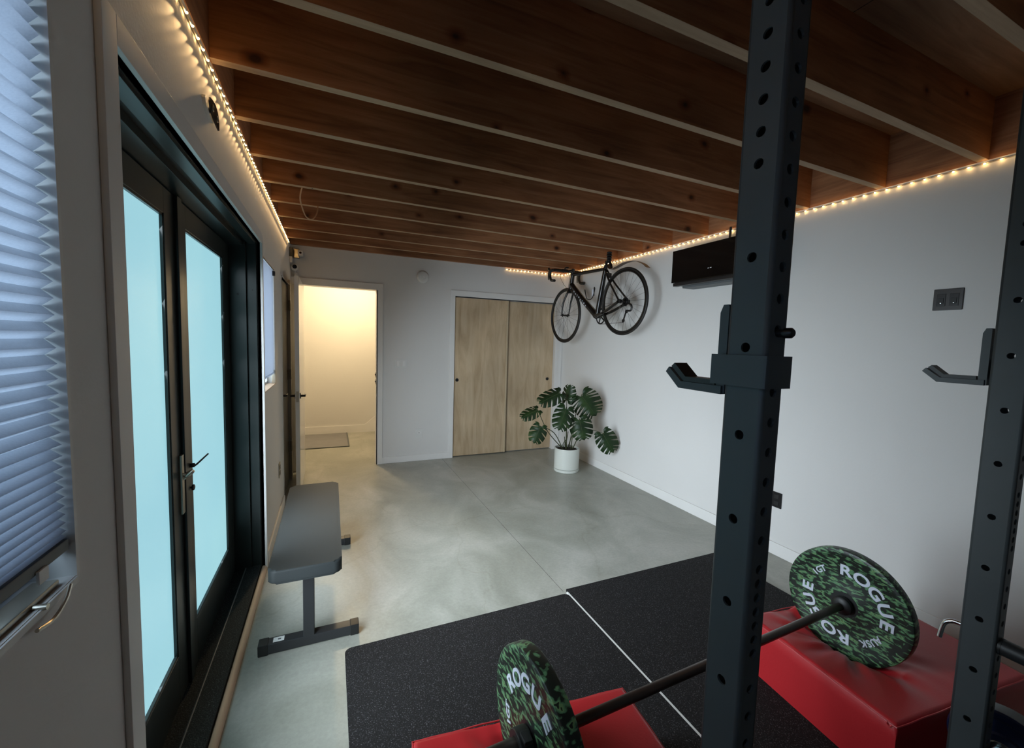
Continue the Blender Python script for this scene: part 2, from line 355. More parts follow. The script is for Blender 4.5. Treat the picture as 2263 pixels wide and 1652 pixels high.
# control joint and hall threshold line
b = BM(); box(b, 1.6105, 1.6118, 1.99, D - .02, -0.001, 0.0006); struct('trim_4', b, M['soil'], 'thin dark control joint cut in the concrete floor', 'joint')
b = BM(); box(b, -.3, W + .15, YB - .1, D + .12, ZT, ZT + .05)
struct('ceiling', b, M['subfloor'], 'dark brown plywood subfloor between the ceiling joists', 'ceiling')
b = BM()
for k in range(4):
    yy = 0.775 + .8 * k * 1.5
    box(b, 0, W, yy, yy + .003, ZT - .0006, ZT + .002)
for xx in (0.9, 2.1): box(b, xx, xx + .003, 0, D, ZT - .0005, ZT + .002)
ceil = bpy.data.objects['ceiling']; link('panel_seam', b, M['soil'], ceil)

# left wall with three openings (window_1, door_1, window_2) and door_3
W1 = (-0.95, 0.865, 1.055, 2.02); D1 = (1.061, 2.855, 0.0, 1.9875); W2 = (2.955, 3.50, 1.095, 1.925); D3 = (3.99, 4.64, 0.0, 1.945)
b = BM(); ops = [W1, D1, W2, D3]; y = YB
for o_ in ops:
    box(b, LX - WT, LX, y, o_[0], 0, H)
    if o_[2] > 0: box(b, LX - WT, LX, o_[0], o_[1], 0, o_[2])
    box(b, LX - WT, LX, o_[0], o_[1], o_[3], H)
    y = o_[1]
box(b, LX - WT, LX, y, D + .12, 0, H)
bmesh.ops.remove_doubles(b, verts=b.verts, dist=1e-5)
struct('wall_left', b, M['wall'], 'white painted wall with the black glass doors', 'wall')
b = BM()
hallop = (0.02, 0.842, 1.992)            # x0, x1, top
clo = (1.745, 3.150, 2.000)
box(b, LX - WT, hallop[0], D, D + .12, 0, H); box(b, hallop[0], hallop[1], D, D + .12, hallop[2], H)
box(b, hallop[1], clo[0], D, D + .12, 0, H); box(b, clo[0], clo[1], D, D + .12, clo[2], H); box(b, clo[1], W + .1, D, D + .12, 0, H)
struct('wall_back', b, M['wall'], 'white painted back wall with the hall doorway and closet', 'wall')
b = BM(); box(b, W, W + .1, YB, D + .12, 0, H); struct('wall_right', b, M['wall'], 'white painted long right wall behind the bicycle', 'wall')
b = BM(); box(b, LX - WT, W + .1, YB - .1, YB, 0, ZT); struct('wall_front', b, M['wall'], 'white painted wall behind the viewpoint', 'wall')
# rim boards above the walls
b = BM(); box(b, LX - WT, LX + .003, YB, D, H, ZT); struct('trim_5', b, M['rim'], 'wooden rim board between the joists above the glass door wall', 'rim board')
b = BM(); box(b, W - .002, W + .1, YB, D, H, ZT); struct('trim_6', b, M['rim'], 'wooden rim board between the joists above the bicycle wall', 'rim board')
b = BM(); box(b, LX - WT, W + .1, D, D + .12, H, ZT); struct('trim_7', b, M['joist'], 'wooden rim board above the back wall', 'rim board')
# hall
b = BM(); box(b, -1.3, W + .1, HY, HY + .1, 0, 2.5); struct('wall_hall', b, M['wall'], 'warmly lit white hall wall seen through the doorway', 'wall')
b = BM(); box(b, 1.05, 1.15, D + .12, HY, 0, 2.5); struct('wall_hall_right', b, M['wall'], 'white hall side wall right of the doorway', 'wall')
b = BM(); box(b, -1.3, -1.2, D, HY, 0, 2.5); struct('wall_hall_left', b, M['wall'], 'white hall side wall left of the doorway', 'wall')
b = BM(); box(b, -1.3, LX - WT, D, D + .1, 0, 2.5); struct('wall_hall_front', b, M['wall'], 'white hall wall beside the doorway', 'wall')
b = BM(); box(b, -1.3, 1.2, D + .12, HY + .1, 2.42, 2.5); struct('ceiling_hall', b, M['wall'], 'white hall ceiling', 'ceiling')
b = BM(); box(b, -1.2, 0.84, HY - .014, HY, 0, 0.115)
prism(b, [(0.84, HY - .014, 0), (1.05, HY - .014, 0), (1.05, HY - .014, .29), (0.985, HY - .014, .235), (0.84, HY - .014, .115)], (0, .014, 0))
struct('baseboard_hall', b, M['trim'], 'white hall baseboard stepping up at its right end', 'baseboard')
# baseboards
bh = 0.088
b = BM(); box(b, W - .013, W, YB, D, 0, bh, .003); struct('baseboard_right', b, M['trim'], 'white baseboard along the bicycle wall', 'baseboard')
b = BM(); box(b, 0.905, 1.690, D - .013, D, 0, .075, .003); struct('baseboard_back', b, M['trim'], 'short white baseboard between doorway and closet', 'baseboard')
b = BM(); box(b, LX, LX + .013, 2.912, 3.93, 0, bh, .003); struct('baseboard_left', b, M['trim'], 'white baseboard behind the bench', 'baseboard')
b = BM(); box(b, LX, LX + .013, YB, 1.003, 0, bh, .003); struct('baseboard_left_near', b, M['trim'], 'white baseboard under the shaded window', 'baseboard')
# casings
def casing(name, label, x0, x1, z1, w=.064, side='back'):
    b = BM(); t = .014
    if side == 'back':
        box(b, x0 - w, x0, D - t, D, 0, z1, .002); box(b, x1, x1 + w, D - t, D, 0, z1, .002); box(b, x0 - w, x1 + w, D - t, D, z1, z1 + w, .002)
        box(b, x0 - .012, x0, D - t, D + .12, 0, z1); box(b, x1, x1 + .012, D - t, D + .12, 0, z1); box(b, x0, x1, D - t + .003, D + .12, z1, z1 + .012)
    return struct(name, b, M['trim'], label, 'door casing')
casing('trim_1', 'white casing around the hall doorway', hallop[0] + .012, hallop[1] - .004, hallop[2] - .002, .070)
tr1 = bpy.data.objects['trim_1']
for zz_ in (.955, 1.035):
    b = BM(); box(b, .8345, .8385, D + .02, D + .05, zz_ - .028, zz_ + .028, .001); box(b, .826, .8355, D + .022, D + .034, zz_ - .008, zz_ + .012, .002); link('strike_plate', b, M['blackmetal'], tr1)
b = BM(); t = .014
box(b, clo[0] - .058, clo[0], D - t, D, 0, clo[2] - .012, .002); box(b, clo[1], clo[1] + .045, D - t, D, 0, clo[2] - .012, .002); box(b, clo[0] - .058, clo[1] + .045, D - t, D, clo[2] - .012, clo[2] + .058, .002)
box(b, clo[1] + .045, W - .004, D - .009, D, 0, clo[2] + .058, .002)
struct('trim_2', b, M['trim'], 'white casing around the plywood closet doors', 'door casing')
# flat casing around the black doors: face at x=0
b = BM()
box(b, LX, 0.0, 1.003, 1.061, 0.0, D1[3] + .057, .0015); box(b, LX, 0.0, 2.855, 2.885, 0.0, D1[3] + .057, .0015); box(b, LX, 0.0, 1.061, 2.855, D1[3], D1[3] + .057, .0015)
box(b, -.026, LX, 1.055, 1.061, 0, D1[3] + .004); box(b, -.026, LX, 2.855, 2.861, 0, D1[3] + .004); box(b, -.026, LX, 1.061, 2.855, D1[3], D1[3] + .004)
struct('trim_3', b, M['trim'], 'flat white casing around the black glass doors', 'door casing')

# ------------------------------------------------------------ closet: two sliding plywood doors
def sliding(name, x0, x1, y0, y1, label, edge=False, knob=None):
    t = thing(name, ((x0 + x1) / 2, y0, .01), label, 'closet door', 'sliding closet doors')
    b = BM(); box(b, x0, x1, y0, y1, .012, 1.976, .001); link('panel', b, M['ply'], t)
    if edge: b = BM(); box(b, x1, x1 + .022, y0 - .010, y1, .012, 1.976, .001); link('edge_strip', b, M['plyedge'], t)
    if edge: b = BM(); box(b, x1 + .0225, x1 + .028, y0, y1 + .010, .012, 1.976); link('gap_shadow_strip', b, M['blackdeep'], t)  # black strip standing in for the gap shadow between the doors
    b = BM(); lathe(b, (knob, y0 - .001, .968), (0, 1, 0), [(.021, 0.0), (.021, -.004), (.016, -.004), (.014, -.001), (0, -.001)], 24); link('finger_pull', b, M['blkplastic'], t)
    b = BM(); lathe(b, (knob, y0 - .0015, .968), (0, -1, 0), [(.006, 0), (.006, .003), (0, .003)], 12); link('pull_center', b, M['blackmetal'], t)
sliding('closet_door', 1.748, 2.432, D + .012, D + .032, 'pale plywood closet door with black pull at its left, beside the doorway wall', True, 1.790)
sliding('closet_door', 2.40, 3.148, D + .045, D + .065, 'pale plywood closet door behind the potted plant, black pull at its right', False, 3.07)
b = BM(); box(b, clo[0], clo[1], D + .08, D + .12, 0, 2.02); struct('wall_closet', b, M['wall'], 'dark closet interior behind the sliding doors', 'wall')
b = BM(); box(b, clo[0], clo[1], D + .005, D + .11, 1.988, 2.0); tag(link('closet_track', b, M['blackmetal']), 'dark sliding track above the plywood closet doors', 'track')

# ------------------------------------------------------------ hall door (open) and small door in the left wall
dr = thing('door_2', (.11, D - .01, 0), 'open glossy white door hinged at the hall doorway', 'door', kind='structure')
b = BM(); box(b, .075, .110, 4.10, D - .022, .008, 1.975, .0015); link('door_leaf', b, M['gloss_white'], dr)
for s, x in ((1, .110), (-1, .075)):
    b = BM(); lathe(b, (x, 4.165, .912), (s, 0, 0), [(.026, 0), (.026, .006), (.011, .008), (.010, .040), (.012, .044), (0, .044)], 20)
    tube(b, [(x + s * .036, 4.165, .912), (x + s * .038, 4.20, .912), (x + s * .038, 4.27, .911)], [.009, .009, .007], 10); link('lever_handle', b, M['blackmetal'], dr)
for z in (.25, 1.0, 1.75):
    b = BM(); cyl(b, (.070, D - .020, z - .045), (.070, D - .020, z + .045), .007, seg=10); box(b, .072, .0755, D - .06, D - .022, z - .045, z + .045); link('hinge', b, M['nickel'], dr)
b = BM(); box(b, .082, .103, 4.0985, 4.1005, .865, .96); link('strike_edge_plate', b, M['nickel'], dr)
d3 = thing('door_3', (LX, 4.3, 0), 'white door in the left wall near the corner', 'door', kind='structure')
b = BM(); box(b, LX - .05, LX - .012, D3[0] + .004, D3[1] - .03, .01, D3[3] - .004, .001); link('door_leaf', b, M['trim'], d3)
b = BM(); box(b, LX - .06, LX + .016, D3[1] - .028, D3[1] + .05, 0, D3[3] + .05, .002); box(b, LX - .06, LX + .008, D3[0] - .004, D3[1], D3[3], D3[3] + .008, .001); box(b, LX - .06, LX + .003, D3[0] - .004, D3[0] + .004, 0, D3[3] + .005); link('door_frame', b, M['trim'], d3)
for z in (.35, 1.07, 1.745):
    b = BM(); cyl(b, (LX + .012, D3[1] - .034, z - .05), (LX + .012, D3[1] - .034, z + .05), .008, seg=10); box(b, LX - .013, LX - .008, D3[1] - .075, D3[1] - .03, z - .05, z + .05)
    box(b, LX + .012, LX + .02, D3[1] - .03, D3[1] + .008, z - .045, z + .045, .002); link('hinge', b, M['nickel'], d3)
b = BM(); lathe(b, (LX - .012, D3[0] + .06, .93), (1, 0, 0), [(.024, 0), (.024, .006), (.01, .008), (.01, .03), (0, .03)], 16); tube(b, [(LX + .02, D3[0] + .06, .93), (LX + .022, D3[0] + .15, .93)], .008, 8); link('door_handle', b, M['blackmetal'], d3)

# ------------------------------------------------------------ black double doors with frosted glass
fd = thing('door_1', (-.1, 1.958, 0), 'black framed double doors with frosted glass', 'door', kind='structure')
zc = D1[3]
b = BM()    # outer band of the jambs and head
for (ya, yb) in ((1.061, 1.075), (2.841, 2.855)): box(b, -.078, -.030, ya, yb, .02, zc, .001)
box(b, -.070, -.030, 1.061, 2.855, zc - .014, zc, .001)
link('outer_frame', b, M['blackframe'], fd)
b = BM()
for (ya, yb) in ((1.061, 1.095), (2.822, 2.855)): box(b, -.212, -.080, ya, yb, .02, zc, .001)
box(b, -.212, -.094, 1.061, 2.855, zc - .030, zc, .001)
link('inner_frame', b, M['blackframe'], fd)
b = BM(); box(b, -.2, -.026, 1.0605, 1.0635, .02, zc); box(b, -.2, -.026, 2.8525, 2.8556, .02, zc); box(b, -.212, -.026, 1.062, 2.854, zc - .003, zc + .0006); link('gasket', b, M['blackdeep'], fd)
def leaf_door(y0, y1, g0, g1):
    lf_b = BM(); xf, xb = -.163, -.208; z0, z1 = .045, zc - .034
    gz0, gz1 = .232, 1.862
    box(lf_b, xb, xf, y0, g0, z0, z1, .002); box(lf_b, xb, xf, g1, y1, z0, z1, .002); box(lf_b, xb, xf, g0, g1, z0, gz0, .002); box(lf_b, xb, xf, g0, g1, gz1, z1, .002)
    lf = link('door_leaf', lf_b, M['blackframe'], fd)
    b = BM(); box(b, -.190, -.175, g0 - .003, g1 + .003, gz0 - .003, gz1 + .003); p = link('glass_pane', b, M['frost'], lf); p['label'] = 'frosted pale blue glass'
    b = BM(); w = .008
    for (a0, a1, c0, c1) in ((g0, g0 + w, gz0, gz1), (g1 - w, g1, gz0, gz1), (g0, g1, gz1 - w, gz1)): box(b, -.176, -.166, a0, a1, c0, c1)
    link('glazing_bead', b, M['blackframe'], lf)
    b = BM(); box(b, -.176, -.166, g0, g1, gz0, gz0 + w); q = link('sill_bead', b, M['greyrub'], lf); q['label'] = 'grey bottom glazing bead'
    return lf
lfa = leaf_door(1.098, 1.955, 1.200, 1.838)
lfb = leaf_door(1.961, 2.819, 2.073, 2.695)
b = BM(); box(b, -.166, -.150, 1.935, 1.985, .045, zc - .034, .003); link('astragal', b, M['blackframe'], fd)
b = BM(); box(b, -.166, -.153, 1.905, 1.933, .755, .985, .003); hp = link('handle_plate', b, M['nickel'], lfa)
b = BM(); tube(b, spline([(-.155, 1.922, .900), (-.142, 1.922, .905), (-.122, 1.922, .920)], 5), [.007, .008, .009, .0095, .010, .010, .010, .0095, .009, .008, .006], 12)
tube(b, [(-.155, 1.912, .912), (-.142, 1.920, .906)], .005, 8); tube(b, [(-.155, 1.925, .888), (-.142, 1.922, .903)], .005, 8); link('lever_handle', b, M['nickel'], lfa)
b = BM(); cyl(b, (-.163, 2.005, .919), (-.139, 2.005, .919), .0085, seg=14); tube(b, [(-.142, 2.005, .918), (-.134, 2.008, .920), (-.098, 2.03, .957)], [.006, .0035, .003], 10); link('lever_handle', b, M['bronze'], lfb)
b = BM(); cyl(b, (-.163, 2.005, .828), (-.150, 2.005, .828), .0045, seg=12); lathe(b, (-.150, 2.005, .828), (1, 0, 0), [(0, 0), (.012, .001), (.012, .007), (.008, .009), (0, .009)], 16); link('thumb_turn', b, M['bronze'], lfb)
b = BM(); lathe(b, (-.05, 2.8405, 1.71), (0, -1, 0), [(.004, 0), (.004, .002), (0, .002)], 12)
for q in ((-.12, 2.821, 1.68),): lathe(b, q, (0, -1, 0), [(.006, 0), (.006, .002), (0, .002)], 12)
link('screw_cap', b, M['blackdeep'], fd)
b = BM(); prism(b, [(-.21, 1.062, .001), (-.032, 1.062, .001), (-.032, 1.062, .042), (-.105, 1.062, .047), (-.110, 1.062, .030), (-.21, 1.062, .034)], (0, 1.792, 0))
sl = link('granular_sill', b, M['sill'], fd); sl['label'] = 'speckled black sill with a ridge'
b = BM(); tube(b, [(-.108, 1.07, .045), (-.108, 2.84, .045)], .004, 8); link('sill_ridge', b, M['greyrub'], fd)
b = BM()
prof = [(-.030, .0), (-.002, .0), (-.001, .012), (-.006, .022), (-.016, .028), (-.026, .027), (-.030, .022)]
prism(b, [(x, 1.063, z) for x, z in prof], (0, 1.792, 0)); tag(link('threshold_moulding', b, M['beige']), 'long beige rounded wooden moulding along the black door sill', 'moulding')

# ------------------------------------------------------------ shaded casement window beside the viewpoint
w1 = thing('window_1', (LX - .05, 0, W1[2]), 'casement window covered by a pale pleated shade', 'window', kind='structure')
b = BM(); ya, yb, za, zb = W1
for (a0, a1, c0, c1) in ((ya, ya + .035, za, zb), (yb - .035, yb, za, zb), (ya + .035, yb - .035, za, za + .055), (ya + .035, yb - .035, zb - .05, zb)):
    box(b, LX - .12, LX - .055, a0, a1, c0, c1, .003)
link('window_frame', b, M['white'], w1)
b = BM(); box(b, LX - .10, LX - .096, ya + .03, yb - .03, za + .05, zb - .045); link('glass_pane', b, M['glass'], w1)
b = BM(); box(b, LX - .055, LX + .0035, ya, yb, za - .012, za - .001, .001); box(b, LX - .053, LX + .0015, yb - .0005, yb + .007, za, zb); link('window_liner', b, M['white'], w1)
b = BM(); z = zb - .01; zz = [z]; bot = 1.122
while z > bot:
    f = min(1.0, max(0.0, (z - bot) / .32)); z -= .0118 + .0132 * f; zz.append(max(z, bot))
xs0, xs1 = LX - .022, LX - .004; y0_, y1_ = ya + .004, yb - .006
prev = None; n = len(zz)
for i in range(n - 1):
    za_, zb_ = zz[i], zz[i + 1]; zm = za_ * .45 + zb_ * .55
    for (p, q) in (((xs0, za_), (xs1, zm)), ((xs1, zm), (xs0, zb_))):
        v = [b.verts.new(c) for c in ((p[0], y0_, p[1]), (p[0], y1_ + (.005 if p[0] < xs1 else -.004), p[1]), (q[0], y1_ + (.005 if q[0] < xs1 else -.004), q[1]), (q[0], y0_, q[1]))]
        b.faces.new(v)
bmesh.ops.remove_doubles(b, verts=b.verts, dist=1e-5)
sh = link('pleated_shade', b, M['shade'], w1, smooth=20, recalc=False); sh['label'] = 'pale blue pleated shade'
b = BM(); box(b, LX - .024, LX - .003, y0_, y1_, bot - .020, bot - .001, .003); link('shade_bottom_rail', b, M['greyrub'], w1)
b = BM(); box(b, LX - .003, LX + .001, .775, .797, bot - .034, bot - .014, .001); link('shade_clip', b, M['white'], w1)
b = BM(); tube(b, spline([(LX - .05, .790, za + .045), (LX - .03, .80, za + .040), (LX - .022, .815, za + .042)], 4), .004, 8); link('sash_latch', b, M['chrome'], w1)
b = BM(); box(b, LX - .04, LX - .008, .66, .840, za, za + .010, .003); cyl(b, (LX - .01, .775, za + .001), (LX + .008, .775, za + .001), .0045, seg=12)
tube(b, spline([(LX + .010, .745, za - .016), (LX + .013, .775, za - .020), (LX + .013, .805, za - .010), (LX + .012, .822, za + .006)], 5), .0028, 8); link('crank_handle', b, M['nickel'], w1)

# ------------------------------------------------------------ far narrow window with a roller shade
w2 = thing('window_2', (LX, 3.23, W2[2]), 'narrow window with a white roller shade', 'window', kind='structure')
b = BM(); ya, yb, za, zb = W2
for (a0, a1, c0, c1) in ((ya, ya + .02, za, zb), (yb - .02, yb, za, zb), (ya, yb, za, za + .02), (ya, yb, zb - .02, zb)): box(b, LX - .14, LX - .05, a0, a1, c0, c1, .002)
link('window_frame', b, M['white'], w2)
b = BM(); box(b, LX - .10, LX - .096, ya + .015, yb - .015, za + .015, zb - .015); link('glass_pane', b, M['glass'], w2)
b = BM(); box(b, LX - .006, LX + .003, ya, yb + .03, zb, zb + .006, .001); link('head_trim', b, M['beige'], w2)
b = BM(); box(b, LX - .008, LX - .0065, ya + .003, yb - .004, za + .085, zb - .002); box(b, LX - .014, LX - .004, ya + .003, yb - .004, za + .075, za + .087, .002); s2 = link('roller_shade', b, M['shade'], w2)
b = BM(); box(b, LX - .02, LX + .010, yb - .03, yb - .01, zb - .045, zb - .012, .002); link('shade_bracket', b, M['blkplastic'], w2)
b = BM(); box(b, LX - .02, LX + .006, yb - .035, yb - .006, za + .005, za + .10, .002); link('shade_latch', b, M['nickel'], w2)
b = BM(); box(b, LX - .05, LX + .004, ya, yb, za - .002, za + .004, .001); link('sill_board', b, M['beige'], w2)

# ------------------------------------------------------------ ceiling joists
ords = {0: 'nearest joist in the picture, at its top right corner', 1: 'second joist from the viewpoint, crossing the picture top right', 2: 'third joist, meeting the top edge above the glass doors', 3: 'joist above the near end of the teardrop hook', 4: 'joist just beyond the teardrop hook', 5: 'second joist beyond the teardrop hook', 6: 'joist that carries the near end of the cable loop', 7: 'joist behind which the cable loop ends', 8: 'third full joist out from the back wall', 9: 'second full joist out from the back wall', 10: 'last full joist before the back wall'}
jy = [0.575, 0.975, 1.378, 1.786, 2.190, 2.587, 2.987, 3.386, 3.784, 4.165, 4.545]
for i, yj in enumerate([-1.43, -1.03, -.63, -.23, .17]):
    b = BM(); box(b, LX + .003, W - .002, yj, yj + .038, H, ZT, .0015); tag(link('ceiling_joist', b, M['joist']), 'knotty fir joist overhead behind the viewpoint', 'joist', 'joists out of view')
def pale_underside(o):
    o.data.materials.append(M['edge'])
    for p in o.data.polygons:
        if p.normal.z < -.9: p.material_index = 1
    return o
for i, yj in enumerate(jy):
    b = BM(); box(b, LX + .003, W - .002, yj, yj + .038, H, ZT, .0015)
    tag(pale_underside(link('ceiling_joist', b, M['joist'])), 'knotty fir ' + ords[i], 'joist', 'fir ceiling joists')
b = BM(); box(b, LX + .003, W - .002, D - .040, D, H, ZT, .0015); tag(link('ledger_board', b, M['joist']), 'brown wooden ledger board lying against the back wall top', 'board')

# ------------------------------------------------------------ LED strips
def led_strip(label, pts_dir, p0, p1, n, out):
    """out: offset from the tape to each LED"""
    p0 = Vector(p0); p1 = Vector(p1); d = (p1 - p0); t = thing('led_strip', p0, label, 'light strip', 'warm led strips')
    o_ = Vector(out); b = BM()
    tube(b, [p0, p1], .0032, 6); link('tape', b, M['tape'], t)
    proto = None
    for k in range(n):
        q = p0 + d * (k + .5) / n
        if proto is None:
            b = BM(); c = q + o_
            lathe(b, c + V(0, 0, .0025), (0, 0, -1), [(.0022, 0), (.0038, .0012), (.0032, .004), (0, .0055)], 6)
            proto = link('led', b, M['led'], t); q0 = q
        else:
            e = proto.copy(); COL.objects.link(e); e.parent = t; e.location = q - q0
    return t
led_strip('strip of warm lights along the top of the glass door wall', 0, (LX + .004, -.90, 2.352), (LX + .004, 4.655, 2.362), 100, (.005, 0, -.005))
led_strip('strip of warm lights along the top of the bicycle wall', 0, (W - .005, .30, 2.375), (W - .005, D - .01, 2.375), 84, (-.008, 0, -.004))
led_strip('short strip of warm lights above the closet doors', 0, (2.385, D - .005, 2.370), (W - .02, D - .005, 2.370), 17, (0, -.008, -.004))
# grazing light each left-wall LED throws down the wall towards the viewpoint
for k in range(74):
    yk = -.90 + (5.555 / 100) * (k + 25.5)
    o = lamp('led_beam', 'SPOT', (LX + .018, yk, 2.345), 2.6, (1.0, 0.62, 0.27), radius=.001, angle=14, blend=.9)
    o.rotation_euler = V(-.095, -.86, -.48).to_track_quat('-Z', 'Y').to_euler()

# ------------------------------------------------------------ small fixtures
def plate_back(name, x0, x1, z0, z1, label, kind):
    t = thing(name, ((x0 + x1) / 2, D, z0), label, 'switch' if kind == 'switch' else 'outlet')
    b = BM(); box(b, x0, x1, D - .006, D, z0, z1, .002); link('cover_plate', b, M['white'], t)
    if kind == 'switch':
        for c in (x0 + (x1 - x0) * .28, x0 + (x1 - x0) * .72):
            b = BM(); box(b, c - .017, c + .017, D - .010, D - .005, (z0 + z1) / 2 - .034, (z0 + z1) / 2 + .034, .002); link('rocker', b, M['trim'], t)
    else:
        b = BM(); lathe(b, ((x0 + x1) / 2, D - .006, (z0 + z1) / 2 + .005), (0, -1, 0), [(.020, 0), (.020, .003), (.012, .003), (.010, .001), (0, .001)], 20); link('socket_face', b, M['trim'], t)
        b = BM()
        for dx in (-.006, .005): box(b, (x0 + x1) / 2 + dx - .001, (x0 + x1) / 2 + dx + .001, D - .0105, D - .006, (z0 + z1) / 2 - .002, (z0 + z1) / 2 + .010)
        link('slot', b, M['blackdeep'], t)
plate_back('light_switch', 1.037, 1.189, 1.112, 1.220, 'white double light switch on the back wall', 'switch')
plate_back('power_outlet', 1.286, 1.371, .284, .388, 'white outlet low on the back wall', 'outlet')
t = thing('power_outlet', (LX, 3.65, .34), 'white outlet low on the left wall behind the bench', 'outlet')
b = BM(); box(b, LX, LX + .006, 3.615, 3.69, .335, .45, .002); link('cover_plate', b, M['nickel'], t)
for z in (.37, .415): b = BM(); box(b, LX + .006, LX + .009, 3.635, 3.67, z - .016, z + .016, .002); link('socket_face', b, M['bronze'], t)
t = thing('wall_jack_plate', (W, 1.065, 1.68), 'gunmetal plate with two black jacks on the right wall', 'outlet')
b = BM(); box(b, W - .008, W, 1.008, 1.121, 1.679, 1.788, .003); link('cover_plate', b, M['gunmetal'], t)
for yy in (1.040, 1.089):
    b = BM(); box(b, W - .011, W - .007, yy - .017, yy + .017, 1.700, 1.762, .001); j = link('jack_insert', b, M['blackmetal'], t)
    b = BM(); box(b, W - .0135, W - .010, yy - .010, yy + .010, 1.712, 1.740, .001); link('jack_socket', b, M['blackdeep'], j)
    b = BM(); lathe(b, (W - .013, yy, 1.716), (-1, 0, 0), [(.004, 0), (.003, .002), (0, .003)], 10); link('jack_tip', b, M['chrome'], j)
t = thing('power_outlet', (W, 1.85, .34), 'black outlet low on the right wall behind the rack post', 'outlet')
b = BM(); box(b, W - .007, W, 1.812, 1.884, .338, .448, .002); link('cover_plate', b, M['blackmetal'], t)
for z in (.37, .416): b = BM(); box(b, W - .010, W - .006, 1.831, 1.865, z - .015, z + .015, .002); link('socket_face', b, M['blkplastic'], t)
t = thing('smoke_detector', (1.352, D, 2.18), 'round white smoke detector on the back wall', 'smoke detector')
b = BM(); lathe(b, (1.352, D, 2.178), (0, -1, 0), [(.070, 0), (.070, .012), (.062, .022), (.050, .028), (0, .030)], 36); link('housing', b, M['white'], t)
b = BM(); torus(b, (1.352, D - .028, 2.178), (0, 1, 0), .036, .003, 30, 8); lathe(b, (1.358, D - .028, 2.176), (0, -1, 0), [(.015, 0), (.013, .008), (0, .009)], 20); link('sensor_ring', b, M['trim'], t)
# dark teardrop plate on the left wall
t = thing('teardrop_hook', (LX, 1.78, 2.2), 'dark teardrop shaped metal plate on the wall beside the light strip', 'hook')
out = [(1.715, 2.226), (1.745, 2.232), (1.785, 2.236), (1.815, 2.226), (1.830, 2.205), (1.832, 2.170), (1.822, 2.166), (1.780, 2.171), (1.735, 2.181), (1.714, 2.195), (1.707, 2.212)]
b = BM(); prism(b, [(LX + .014, y, z) for y, z in out], (.004, 0, 0)); link('face_plate', b, M['gunmetal'], t)
b = BM(); prism(b, [(LX, 1.77 + (y - 1.77) * .85 - .03, 2.2 + (z - 2.2) * .8) for y, z in out], (.010, 0, 0)); link('back_plate', b, M['white'], t)
b = BM(); cyl(b, (LX + .008, 1.76, 2.205), (LX + .016, 1.76, 2.205), .008, seg=12); link('post', b, M['blackmetal'], t)
for y, z in ((1.745, 2.206), (1.800, 2.196)):
    b = BM(); torus(b, (LX + .019, y, z), (1, 0, 0), .009, .002, 20, 8); link('ring', b, M['nickel'], t)
# corner cameras and junction devices
t = thing('security_camera', (.03, 4.83, 2.13), 'white round corner camera with black lens, above the doorway', 'camera')
b = BM(); lathe(b, (.025, 4.87, 2.155), (.1, -1, -.1), [(0, 0), (.026, .004), (.034, .02), (.034, .04), (.028, .052), (0, .052)], 24); link('housing', b, M['white'], t)
b = BM(); lathe(b, (.031, 4.82, 2.155), (.1, -1, -.1), [(.022, 0), (.018, .006), (0, .007)], 20); link('lens', b, M['ringcam'], t)
b = BM(); tube(b, [(.03, 4.86, 2.125), (.03, 4.86, 2.095)], .004, 8); cyl(b, (.025, D, 2.155), (.025, 4.865, 2.155), .012, seg=12); link('bracket', b, M['white'], t)
t = thing('motion_sensor', (.035, 4.87, 2.05), 'small white sensor just above the doorway casing corner', 'sensor')
b = BM(); box(b, .018, .055, 4.86, D, 2.068, 2.098, .008); link('housing', b, M['white'], t)
b = BM(); box(b, .030, .046, 4.855, 4.862, 2.073, 2.086, .002); link('sensor_window', b, M['trim'], t)
t = thing('security_camera', (.08, 4.83, 2.26), 'boxy white camera high in the back left corner', 'camera')
b = BM(); box(b, .062, .110, 4.80, 4.86, 2.268, 2.322, .007); link('housing', b, M['white'], t)
b = BM(); box(b, .0, .075, 4.862, D, 2.250, 2.345, .005); cyl(b, (.05, 4.88, 2.295), (.085, 4.85, 2.295), .010, seg=12); link('bracket', b, M['nickel'], t)
b = BM(); lathe(b, (.086, 4.801, 2.296), (0, -1, 0), [(.012, 0), (.010, .004), (0, .004)], 14); link('lens', b, M['ringcam'], t)
t = thing('door_closer_box', (.0, 4.78, 2.26), 'black device with white tag in the back left corner', 'device')
b = BM(); box(b, LX, .022, 4.755, 4.83, 2.245, 2.335, .004); link('body', b, M['blkplastic'], t)
b = BM(); box(b, LX + .004, .016, 4.750, 4.756, 2.185, 2.243, .001); link('tag', b, M['white'], t)

# cable loop between joists
b = BM()
pts = spline([(.205, 3.020, H + .012), (.190, 3.06, H - .04), (.192, 3.12, 2.312), (.216, 3.19, 2.256), (.252, 3.26, 2.262), (.278, 3.34, 2.325), (.285, 3.392, H + .006)], 8)
tube(b, pts, .0042, 8); tag(link('cable_loop', b, M['wire']), 'thin tan cable loop hanging between two ceiling joists', 'cable')
b = BM(); cyl(b, (.262, 3.005, H - .001), (.262, 3.005, H + .004), .004, seg=10); tag(link('screw_head', b, M['blackdeep']), 'tiny black screw head under the joist beside the cable loop', 'screw')

